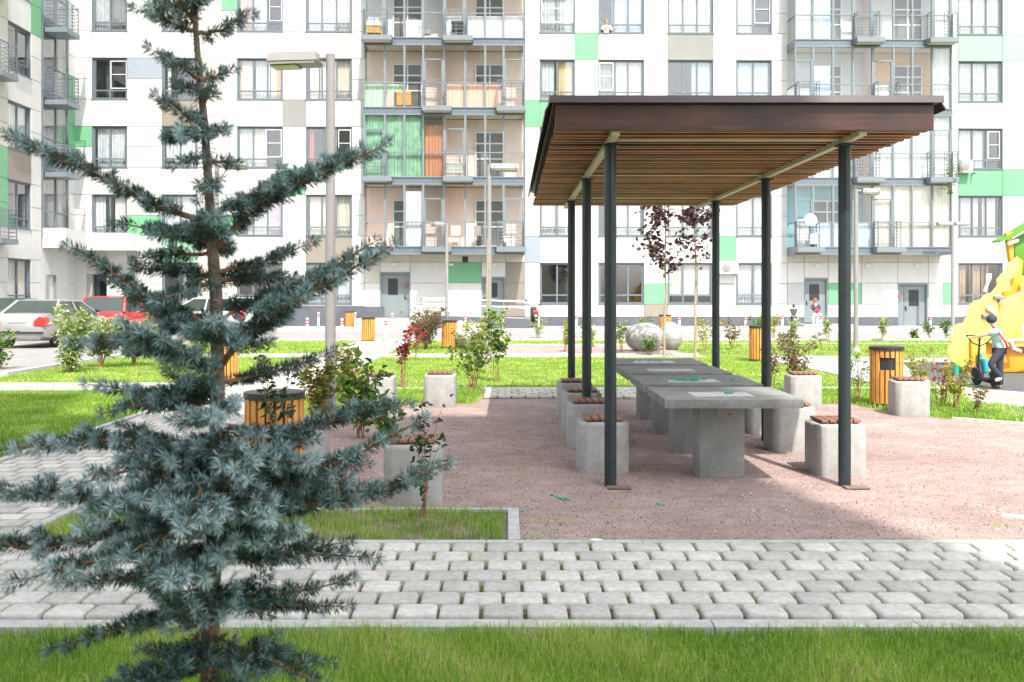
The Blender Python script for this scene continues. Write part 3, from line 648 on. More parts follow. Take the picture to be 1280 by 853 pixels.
M['mint'] = mat('mint slatted blind', (.34, .50, .36), .6, scale=4, c2=(.44, .60, .44)); M['peach'] = mat('peach panel', (.70, .44, .34), .6, var=.03); M['odoor'] = mat('orange wooden door', (.36, .15, .07), .55, scale=12, c2=(.44, .20, .10)); M['wpanel'] = mat('white panel', (.74, .74, .74), .5, var=.02)
W0, W1, W2, W3 = 3, 4, 7, 8
MUL1 = [454, 480.5, 505, 528.5, 554.4, 581, 606, 629, 655]
X1 = bay(MUL1, 6, [[3, 7], [0, 4], [3, 7], [0, 4], [3, 7], [0, 4]],
    {'open': {(0, 0), (0, 4), (0, 5)}, 'cur': [(1, 0, 1, 'green', 0, 1), (1, 1, 3, 'green', 0, 1), (1, 3, 4, 'odoor', 0, .84), (2, 0, 1, 'mint', 0, .38), (2, 1, 2, 'mint', .25, .38), (2, 4, 7, 'peach', .0, .38),
     (3, 4, 8, 'wpanel', 0, .36), (3, 2, 3, 'wpanel', 0, .3), (0, 2, 3, 'sheer', 0, .9), (3, 0, 1, 'cream', 0, .3), (4, 0, 3, 'white', 0, 1), (5, 4, 7, 'cream', 0, 1)]},
    [(W0, W0), (W0, W0), (W0, W0), (W1, W0), (W1, W1), (W1, W1)])
MUL2 = [993, 1016, 1041, 1066, 1090.5, 1116.5, 1140, 1165, 1189.7]
X2 = bay(MUL2, 6, [[0, 4], [3, 7], [0, 4], [3, 7], [0, 4], [3, 7]],
    {'cur': [(0, 4, 8, 'cream', 0, 1), (1, 4, 8, 'white', 0, 1), (0, 0, 1, 'white', .0, .45), (0, 1, 3, 'blue', 0, .38), (0, 3, 4, 'blue', 0, .38), (3, 0, 1, 'white', 0, 1), (3, 1, 2, 'blue', 0, .9), (3, 7, 8, 'white', 0, 1), (2, 7, 8, 'sheer', 0, 1), (2, 1, 2, 'blue', 0, .7), (2, 4, 5, 'white', 0, .4), (1, 0, 3, 'white', 0, 1), (4, 0, 4, 'white', 0, 1), (5, 4, 8, 'white', 0, 1)]},
    [(W3, W1), (W1, W1), (W1, W2), (W1, W1), (W1, W1), (W1, W1)])
# loggia stack and balconies on the wing
wbx = MB(); ya, yb = WY(52), WY(84.5)
lv = [FZl(T(r)+58) for r in range(0, 8)]
for r in range(1, 8):
    z = lv[r]; zt_ = (lv[r+1]-.22) if r < 7 else z+2.8
    for yy in (ya, (ya+yb)/2, yb-.06): wbx.box(XW-.02, XW+.05, yy, yy+.06, z, zt_)
    for zz in (z, z+1.1, zt_-.06): wbx.box(XW-.015, XW+.045, ya, yb, zz, zz+.05)
    wbx.box(XW-.02, XW+.06, ya, yb, zt_, zt_+.2, 1)
lg = wbx.build('loggia_frame', [M['bayframe'], M['span']], B)
g = MB(); g.box(XW+.0, XW+.006, ya, yb, FZl(291.5), ZT); g.build('pane', M['bayglass'], lg)
g = MB(); g.box(XW-1.1, XW-1.0, ya-.2, yb+.2, FZl(291.5), ZT); g.box(XW-1.0, XW-.2, ya-.3, ya-.2, FZl(291.5), ZT); g.box(XW-1.0, XW-.2, yb+.1, yb+.2, FZl(291.5), ZT); g.build('loggia_wall', M['loggia2'], B)
def wing_balcony(y0, y1, z, dp=.95):
    s = MB(); s.box(XW+.03, XW+dp, y0, y1, z-.2, z); so = s.build('balcony', M['bayframe'], B); r = MB(); x_ = XW+dp-.05
    for q in range(7):
        zz = z+.1+q*.15; r.tube([(XW+.03, y0+.05, zz), (x_, y0+.05, zz), (x_, y1-.05, zz), (XW+.03, y1-.05, zz)], .014, 5)
    r.tube([(XW+.03, y0+.05, z+1.12), (x_, y0+.05, z+1.12), (x_, y1-.05, z+1.12), (XW+.03, y1-.05, z+1.12)], .022, 5)
    for (xx, yy) in ((x_, y0+.05), (x_, y1-.05), (x_, (y0+y1)/2), (XW+.5, y0+.05)): r.box(xx-.016, xx+.016, yy-.016, yy+.016, z, z+1.1)
    r.build('railing', M['frame'], so)
yc = WY(55)
for pyb in (127.5, 38, 217): z_ = ZZ(pyb, 41); wing_balcony(yc, yc+1.3, z_)
yl = WY(-14)
for pyb in (98, 300, -8): z_ = ZZ(pyb, 37.3); wing_balcony(yl-.3, yl+1.0, z_, .62)

# things on the facade
def ftag(o, label, cat, group=None): return tag(o, label, cat, group)
def FW(px, py, d=0):          # world point on the facade plane (d metres in front of it)
    return B.matrix_basis @ Vector((FXl(px, d), -d, FZl(py, d)))
B.matrix_basis = Matrix.Translation((0, YF, 0)) @ Matrix.Rotation(AN, 4, 'Z')
def aircon(px, py, label, s=1):
    t = thing('air_conditioner', label, 'air conditioner', FW(px, py, .04), AN)
    b = MB(); b.box(-.42*s, .42*s, -.36, -.04, -.28, .28); b.build('casing', M['white'], t, bevel=.02)
    b = MB(); b.lathe([(.21, 0), (.21, .012), (.19, .02)], 24, T=Matrix.Translation((-.12, -.365, 0)) @ Matrix.Rotation(R(90), 4, 'X')); b.build('fan_grille', M['cladgr'], t, smooth=40)
    b = MB(); b.box(-.4, -.34, -.34, 0, -.33, -.285); b.box(.34, .4, -.34, 0, -.33, -.285); b.build('bracket', M['frame'], t)
aircon(909, 335, 'white air conditioner unit on the wall beneath the green panel')
aircon(1205, 208, 'air conditioner unit by the window next to the right-hand loggias', .55)
t = thing('satellite_dish', 'round white satellite dish hanging on the lowest right-hand balcony railing', 'satellite dish', FW(1012, 275, 1.75), AN)
b = MB(); b.lathe([(.02, 0), (.15, .02), (.27, .07), (.275, .08), (.26, .075), (.02, .012)], 28, T=Matrix.Rotation(R(78), 4, 'X')); b.build('dish', M['white'], t, smooth=60)
b = MB(); b.tube([(0, 0, -.25), (0, -.3, -.05)], .01, 5); b.ball((0, -.31, -.04), .035); b.build('feed_arm', M['red'], t)
b = MB(); b.tube([(0, .02, 0), (0, .08, -.1), (0, .08, -.35)], .015, 6); b.build('mount', M['frame'], t)
clutter = [('storage_box', 512, 205-87*.0, 8, 14, 'binwood', 'orange crate')]
def crate(px, py, wpx, hpx, m, label, name='storage_box', d=.75):
    p = FW(px, py, d); w_ = wpx/28; h_ = hpx/28; b = MB(); b.box(-w_/2, w_/2, -.15, .15, 0, h_*.82); b.box(-w_/2-.02, w_/2+.02, -.17, .17, h_*.821, h_)
    for k in (-1, 1): b.box(k*w_*.3-.02, k*w_*.3+.02, -.165, -.151, .03, h_*.8)
    o = b.build(name, M[m], None); o.location = p; o.rotation_euler = (0, 0, AN); tag(o, label, 'box')
crate(500, 133, 8, 17, 'binwood', 'orange slatted crate in the upper left loggia, left one of a pair', d=.9)
crate(509.5, 133, 8, 17, 'binwood', 'orange slatted crate in the upper left loggia, right one of a pair', d=.9)
crate(467, 43, 16, 9, 'binwood', 'orange box stacked on the balcony above the green-curtained flat', d=1.35)
crate(467, 33.8, 14, 9, 'whiteframe', 'white box stacked on top of an orange one on a high balcony', d=1.35)
crate(530, 44, 16, 9, 'lamp', 'low dark cabinet in the top left loggia beside the white panels', d=.8)
crate(567, 218, 20, 14, 'clad2', 'cream shelf unit behind the balcony of the second floor', d=.8)
crate(636, 303, 14, 7, 'whiteframe', 'white basket on the lowest left-stack balcony', d=1.35)
crate(1018, 305, 14, 13, 'whiteframe', 'white outdoor unit on the balcony under the satellite dish', d=1.35)
crate(571, 40, 14, 12, 'black', 'dark bundle on the top balcony beside the white panels', d=1.35)
crate(1030, 305, 8, 22, 'wpanel', 'tall white panel leaning in the blue loggia', d=.6)
def balcony_chair(px, py, label, m, d=.7):
    p = FW(px, py, d); t = thing('chair', label, 'chair', p, AN)
    b = MB(); b.box(-.22, .22, -.2, .2, .42, .46); b.build('seat', M[m], t); b = MB(); b.box(-.22, .22, .17, .2, .5, .9); b.build('backrest', M[m], t)
    for x in (-.2, .2):
        for y_ in (-.18, .18): b = MB(); b.tube([(x, y_, 0), (x*.9, y_*.9, .42)], .018, 6); b.build('leg', M[m], t)
balcony_chair(569, 307, 'pale wooden chair in the open first-floor loggia', 'clad2')
balcony_chair(598, 307, 'grey folding chair on the open first-floor loggia beside the wooden one', 'lamp')
pl = thing('potted_plant', 'green climbing plant spilling over the balcony railing at the loggia corner', 'plant', FW(1187, 222, 1.6), AN)
# ------------------------------------------------------------ foliage helpers
def leafset(name, centers, normals_spread, size, palette_mat, parent, asp=.5, jitter=.3, var=None, fold=.18):
    P = np.array(centers); n = len(P)
    d = rng.normal(0, 1, (n, 3)); d[:, 2] = d[:, 2]*.5+.15; d /= np.linalg.norm(d, axis=1)[:, None]
    u = rng.normal(0, 1, (n, 3)); u[:, 2] += normals_spread; s_ = np.cross(d, u); s_ /= np.linalg.norm(s_, axis=1)[:, None]; nn = np.cross(s_, d)
    sz = size*rng.uniform(1-jitter, 1+jitter, n)[:, None]; wd = sz*asp
    V = np.zeros((n, 2, 4, 3))
    for k, sg in ((0, 1), (1, -1)):
        V[:, k, 0] = P; V[:, k, 1] = P+d*sz*.35+sg*s_*wd*.5+nn*sz*fold; V[:, k, 2] = P+d*sz*.75+sg*s_*wd*.32+nn*sz*fold*.6; V[:, k, 3] = P+d*sz-nn*sz*.08
    if var is None: var = rng.uniform(0, 1, n)
    return raw_mesh(name, V.reshape(-1, 3), 4, palette_mat, np.repeat(var, 2), parent)
def lm(name, stops, tr=.35):
    m = mat(name, (0, 0, 0), .5, attr=True, trans=tr, spec=.35); return ramp_stops(m, stops)
LM = {'green': lm('green leaves', [(0, (.04, .10, .018)), (.5, (.11, .22, .035)), (1, (.26, .38, .07))]),
      'dark': lm('dark leaves', [(0, (.014, .04, .016)), (.7, (.03, .08, .03)), (1, (.07, .13, .05))]),
      'varieg': lm('variegated leaves', [(0, (.12, .22, .05)), (.5, (.28, .38, .12)), (1, (.62, .64, .40))]),
      'red': lm('red leaves', [(0, (.16, .02, .03)), (.6, (.32, .04, .06)), (1, (.42, .14, .07))]),
      'mix': lm('turning leaves', [(0, (.09, .20, .03)), (.5, (.28, .38, .06)), (.7, (.42, .38, .09)), (.8, (.30, .09, .06)), (1, (.16, .045, .05))]),
      'rusty': lm('rusty leaves', [(0, (.10, .14, .05)), (.5, (.20, .20, .09)), (1, (.26, .11, .09))]),
      'yellow': lm('yellowing leaves', [(0, (.18, .28, .04)), (.6, (.40, .42, .07)), (1, (.52, .36, .08))]),
      'purple': lm('purple leaves', [(0, (.035, .018, .03)), (.6, (.085, .04, .055)), (.95, (.17, .085, .09)), (1, (.16, .16, .07))])}
def shrub(name, label, cat, loc, h, wd, kind, nst=7, leaves=260, ls=.05, group=None, spread=1.0, bare=.15, stemmat='bark', stemr=.006, asp=.5, clump=10):
    t = thing(name, label, cat, (loc[0], loc[1], 0), 0, group); b = MB(); C = []
    for i in range(nst):
        a = random.uniform(0, 6.28); rr = wd/2*math.sqrt(random.uniform(.1, 1))*spread; hh = h*random.uniform(.65, 1.0)
        p0 = Vector((random.gauss(0, .03), random.gauss(0, .03), 0)); p3 = Vector((rr*math.cos(a), rr*math.sin(a), hh)); mid = p0.lerp(p3, .5)+Vector((-rr*.2*math.cos(a), -rr*.2*math.sin(a), hh*.12))
        pts = []
        for q in range(7):
            u = q/6; pts.append(p0*(1-u)**2+mid*2*u*(1-u)+p3*u*u+Vector((random.gauss(0, .006), random.gauss(0, .006), 0)))
        b.tube(pts, [stemr*(1.2-.95*q/6) for q in range(7)], 5)
        for k in range(clump):
            u = random.uniform(bare, 1); i0 = min(5, int(u*6)); p = pts[i0].lerp(pts[i0+1], u*6-i0); L_ = wd*.2*random.uniform(.3, 1.1)*(1.15-u*.5)
            a2 = random.uniform(0, 6.28); e = p+Vector((math.cos(a2)*L_, math.sin(a2)*L_, L_*random.uniform(-.1, .8))); b.tube([p, e], [stemr*.45, stemr*.2], 4)
            m_ = max(2, int(leaves/(nst*clump)))
            for j in range(m_): C.append(p.lerp(e, random.uniform(.2, 1.05))+Vector([random.gauss(0, ls*.35) for _ in range(3)]))
    b.build('stems', M[stemmat], t)
    C = [c for c in C if c.z > .03]; leafset('foliage', C, 1.2, ls, LM[kind], t, asp=asp)
    return t
# plants: (name, label, category, px of base, py of base, height px, width px, kind, stems, leaves, leaf size m)
def at(px, py): g = G(px, py); return (g[0], g[1])
def sh(label, px, py, hpx, wpx, kind, nst=7, leaves=300, ls=.05, cat='shrub', name='shrub', **k):
    x, y = at(px, py); s = y/F; return shrub(name, label, cat, (x, y), hpx*s, wpx*s, kind, nst, leaves, ls, **k)
pb = [Vector((random.gauss(0, .1), random.gauss(0, .06), -random.uniform(-.55, .7))) for _ in range(90)]
leafset('foliage', pb, 1, .13, LM['green'], pl); b = MB(); b.tube([(0, 0, -.6), (.03, 0, 0), (0, 0, .5)], .012, 5); b.build('stems', M['bark'], pl)
sh('pale variegated shrub on the lawn in front of the silver car', 88, 466, 82, 62, 'varieg', 16, 1500, .10, clump=14, bare=.08)
sh('pale variegated shrub between the silver and the red car', 128, 460, 66, 66, 'varieg', 14, 1300, .10, clump=12, bare=.25)
sh('pale variegated shrub in front of the red car, half behind the spruce', 168, 458, 66, 62, 'varieg', 14, 1300, .10, clump=12, bare=.2)
sh('small leafy shrub cut off by the left edge of the photo', -2, 462, 60, 45, 'green', 9, 360, .10)
sh('shrub behind the spruce near the white car', 250, 452, 62, 60, 'varieg', 10, 600, .10)
sh('low dark green shrub on the lawn behind the spruce trunk', 205, 462, 42, 40, 'green', 8, 350, .08)
sh('broad shrub with green and rust leaves left of the slim lamp post', 532, 437, 55, 62, 'rusty', 18, 1700, .085, clump=14)
sh('tall stemmed shrub with crimson leaves behind the rear concrete seats', 504, 486, 78, 32, 'red', 4, 120, .09, bare=.5, stemr=.012, cat='shrub')
sh('red and orange sapling tangled in front of the broad rusty shrub', 520, 452, 50, 30, 'red', 5, 80, .09, bare=.4)
sh('open green shrub with arching stems behind the single rear seat', 592, 489, 82, 75, 'green', 11, 460, .07, bare=.35, asp=.7)
sh('lobed-leaved sapling climbing beside the wooden stake', 622, 478, 92, 34, 'green', 5, 170, .11, bare=.35, asp=.9)
sh('light green bush between the round stones and the slim lamp post', 597, 440, 45, 36, 'yellow', 7, 340, .10)
sh('dense shrub of green, yellow and red leaves left of the big lamp post', 398, 530, 88, 52, 'mix', 12, 800, .07, clump=12)
sh('shrub with yellow and red leaves right of the big lamp post', 432, 520, 90, 48, 'mix', 12, 800, .07, clump=12)
sh('green-leaved sapling in front of the rear left seats', 450, 548, 108, 66, 'green', 7, 330, .10, asp=.6, bare=.15)
sh('low green-leaved shrub beside the gravel near the rear left seat', 484, 556, 60, 48, 'green', 6, 220, .09, asp=.55)
t_ = shrub('sapling', 'dark-leaved sapling rising in front of the slatted bin behind the spruce', 'sapling', (GX(347, 7.15), 7.1), 1.30, .32, 'dark', 6, 110, .062, bare=.55, stemr=.006, asp=.55)
t_ = shrub('sapling', 'dark twiggy sapling in the bed in front of the nearest left-hand seat', 'sapling', (GX(532, 7.02), 7.0), .86, .30, 'dark', 6, 110, .055, bare=.25, stemr=.005, asp=.5)
sh('sprawling shrub with reddish shoots behind the far right seats', 1000, 492, 82, 70, 'rusty', 10, 420, .07, bare=.3)
sh('thin reddish shrub by the post and the right-hand bin', 965, 486, 60, 40, 'rusty', 6, 180, .07, bare=.3)
sh('sparse shrub between the right post and the orange bin', 1072, 500, 68, 40, 'green', 6, 130, .055, bare=.3)
sh('small yellow-green shrub behind the right-hand concrete seat', 1150, 498, 66, 42, 'yellow', 8, 300, .06, bare=.3)
sh('red and purple shrub in the grass wedge', 1178, 508, 66, 36, 'red', 7, 170, .05, bare=.2)
sh('yellow-green and red shrub in the grass wedge', 1194, 512, 66, 42, 'yellow', 9, 420, .055, bare=.3)
sh('small reddish sapling right of the yellow-green shrub', 1221, 518, 32, 22, 'rusty', 5, 110, .055, bare=.2)
for px, py, h_, w_, k_, lab in [(706, 440, 38, 20, 'yellow', 'yellow-leaved sapling left of the middle pavilion post'), (738, 442, 42, 26, 'varieg', 'pale sapling between two pavilion posts'), (777, 440, 44, 20, 'varieg', 'pale sapling left of the big round stone'),
    (800, 424, 34, 34, 'green', 'green shrub behind the big round stone'), (812, 444, 22, 26, 'green', 'low green shrub growing in front of the big round stone'), (880, 440, 48, 44, 'yellow', 'yellow-green shrub right of the second purple tree'), (915, 438, 46, 46, 'rusty', 'reddish-green shrub left of the orange bin at the back'),
    (945, 420, 30, 26, 'green', 'green roadside shrub just right of a pavilion post'), (1035, 427, 32, 16, 'varieg', 'pale roadside sapling right of the girl'), (1104, 427, 32, 20, 'varieg', 'pale roadside sapling left of the right-hand door'), (1163, 424, 24, 20, 'green', 'green roadside sapling in front of the right-hand door'),
    (1183, 426, 30, 20, 'green', 'bushy roadside sapling beside the double-headed lamp'), (992, 424, 26, 16, 'varieg', 'round-topped pale sapling in front of the boy with the ball'), (966, 424, 30, 20, 'yellow', 'yellowish roadside sapling near the boy with the ball'), (1144, 426, 14, 8, 'green', 'tiny roadside sapling near the yellow play structure'),
    (985, 440, 26, 18, 'rusty', 'small reddish sapling on the back lawn'), (672, 423, 24, 26, 'varieg', 'pale sapling in front of the motorcycle'), (628, 425, 42, 14, 'varieg', 'slim pale sapling behind the lobed-leaved one')]:
    sh(lab, px, py, h_, w_, k_, 5, 190, .10, bare=.3, cat='sapling', name='sapling')
# purple maples
def maple(px, py, label, top, cw, zb, seed, n=1100, lean=0):
    random.seed(seed); x, y = at(px, py); t = thing('purple_maple', label, 'tree', (x, y, 0), 0, 'young purple trees behind the tables'); b = MB()
    pts = [Vector((random.gauss(0, .02), random.gauss(0, .02), z)) for z in np.linspace(0, top*.9, 9)]; pts[0] = Vector((0, 0, 0)); b.tube(pts, [.035-.003*i for i in range(9)], 8); b.build('trunk', M['trunkpale'], t, smooth=60)
    br = MB(); C = []
    for i in range(20):
        z = zb+(top-zb)*random.uniform(0, .9); a = random.uniform(0, 6.28); L_ = cw/2*random.uniform(.5, 1.1)*(1-.5*(z-zb)/(top-zb)); p = Vector((0, 0, z)); e = p+Vector((math.cos(a)*L_+lean*L_, math.sin(a)*L_, L_*random.uniform(.4, 1.5)))
        br.tube([p, p.lerp(e, .5)+Vector((0, 0, -.03)), e], [.011, .007, .003], 5)
        for k in range(n//20):
            u = random.uniform(.3, 1.1); c = p.lerp(e, u)+Vector([random.gauss(0, .12) for _ in range(3)])
            if random.random() < .85: C.append(c)
    br.build('branches', M['bark'], t); leafset('crown', C, .8, .12, LM['purple'], t, asp=.85, fold=.1)
maple(831, 448, 'slender purple-leaved maple behind the tables, left of two', 5.0, .95, 1.72, 3, 620, -.55)
maple(868.5, 450, 'slender purple-leaved maple behind the tables, right of two', 5.2, 1.05, 2.05, 5, 800, .1)
x, y = at(608.5, 466); b = MB(); b.tube([(0, 0, 0), (.0, 0, 1.5), (.02, 0, 2.75)], [.025, .023, .018], 7); o = b.build('wooden_stake', M['trunkpale'], None, smooth=60); o.location = (x, y, 0); tag(o, 'thin wooden stake standing in front of the slim lamp post', 'stake')

# ------------------------------------------------------------ spruce (foreground)
random.seed(11); YS = 2.2; SS = F/YS
def SPt(px, py, dy=0): return Vector(((px-CX)/SS, YS+dy, CH+(CY-py)/SS))
spr = thing('blue_spruce', 'young blue spruce with silvery blue needle tips, closest plant to the camera', 'tree', (SPt(262, 853).x, YS, 0))
org = Vector(spr.location)
tp = [(240, -110), (242, -60), (243, 0), (245, 40), (248, 80), (252, 120), (256, 160), (260, 220), (265, 300), (270, 370), (272, 450), (272, 520), (271, 600), (268, 680), (263, 760), (262, 860), (262, 1000), (262, 1268)]
tpts = [SPt(*p)-org for p in tp]; tr_ = [.003, .004, .0055, .0065, .0075, .0085, .009, .010, .0125, .0145, .0155, .017, .018, .019, .020, .021, .023, .027]
b = MB(); b.tube(tpts[::-1], tr_[::-1], 10); M['trunkgrey'] = mat('spruce trunk bark', (.14, .095, .07), .9, scale=30, c2=(.33, .26, .21), bump=.9, bscale=140); b.build('trunk', M['trunkgrey'], spr, smooth=60)
NP = []; ND = []; NL = []; NV = []           # needle roots, directions, lengths, colour value
bm_ = MB()
def needles(pts, r0, dens, ln, young, tipstar=True):
    L_ = sum((pts[i+1]-pts[i]).length for i in range(len(pts)-1)); n = int(L_*dens)
    segs = [(pts[i+1]-pts[i]).length for i in range(len(pts)-1)]; cum = np.cumsum([0]+segs)
    for k in range(n):
        s_ = random.uniform(0, L_); i = min(len(segs)-1, int(np.searchsorted(cum, s_)-1)); i = max(i, 0); u = (s_-cum[i])/max(segs[i], 1e-6)
        p = pts[i].lerp(pts[i+1], u); d = (pts[i+1]-pts[i]).normalized(); a = random.uniform(0, 6.283); e1 = d.orthogonal().normalized(); e2 = d.cross(e1)
        o_ = e1*math.cos(a)+e2*math.sin(a); up = .25 if o_.z > 0 else -.05; fr = s_/L_
        v = (d*random.uniform(.25, .75)+o_+Vector((0, 0, up))).normalized()
        NP.append(p+o_*r0); ND.append(v); NL.append(ln*random.uniform(.7, 1.15)); NV.append(min(1, max(0, random.gauss(.06+young*(.05+.95*fr**4), .09))))
    if tipstar:
        d = (pts[-1]-pts[-2]).normalized()
        for k in range(int(34*(.4+young))):
            v = (Vector([random.gauss(0, 1) for _ in range(3)]).normalized()*.95+d*.75).normalized(); NP.append(pts[-1]-d*random.uniform(0, .006)); ND.append(v); NL.append(ln*random.uniform(.85, 1.25)); NV.append(min(1, max(.0, random.gauss(.30+.75*young, .12))))
def twig(p, d, L_, r, young, level=0):
    n = max(2, int(L_/.02)); pts = [p]; dd = d.normalized()
    for i in range(n): dd = (dd+Vector((random.gauss(0, .05), random.gauss(0, .05), random.gauss(.02, .05)))).normalized(); pts.append(pts[-1]+dd*L_/n)
    bm_.tube(pts, [max(.0010, r*(1-.7*i/n)) for i in range(n+1)], 5, cap=False)
    needles(pts, r*.6, 1300, .0225, young)
    if level < 1 and L_ > .06:
        for k in range(int(L_/.028)):
            u = .2+.7*random.random(); i = min(n-1, int(u*n)); q = pts[i]; bd = (pts[i+1]-pts[i]).normalized(); sd_ = bd.cross(Vector((0, 0, 1))).normalized()*random.choice([-1, 1])
            twig(q, bd*.7+sd_*.8+Vector((0, 0, random.uniform(-.15, .25))), L_*random.uniform(.3, .5)*(1.1-u), r*.6, young, level+1)
def branch(start, ends, r0=.006, young=.8, tw=.16, dens=1.0, dy=0.0):
    """start and end pixels (with depth offset) of a main branch; twigs grow from its outer three quarters"""
    P = [SPt(*e)-org for e in [start]+ends]; pts = []
    for i in range(len(P)-1):
        for k in range(7): u = k/7; pts.append(P[i].lerp(P[i+1], u)+Vector((random.gauss(0, .0012), random.gauss(0, .003), random.gauss(0, .0012))))
    pts.append(P[-1]); n = len(pts); L_ = sum((pts[i+1]-pts[i]).length for i in range(n-1))
    bm_.tube(pts, [max(.0014, r0*(1-.75*i/n)) for i in range(n)], 7, cap=False)
    needles(pts[int(n*.18):], r0*.5, 1000, .0235, young*.85)
    m_ = int(L_/.021*dens)
    for k in range(m_):
        u = .15+.8*(k+random.random())/m_; i = min(n-2, int(u*(n-1))); q = pts[i]; bd = (pts[i+1]-pts[i]).normalized()
        sd_ = bd.cross(Vector((0, 0, 1))).normalized()*(1 if k % 2 else -1); Lt = tw*(1.15-u)*random.uniform(.55, 1.1)
        twig(q, bd*.75+sd_*random.uniform(.55, .95)+Vector((0, 0, random.uniform(-.18, .32))), max(.025, Lt), r0*.35, young*random.uniform(.55, 1.1))
    twig(pts[-1]-Vector((0, 0, 0)), pts[-1]-pts[-2], .035, r0*.3, young)
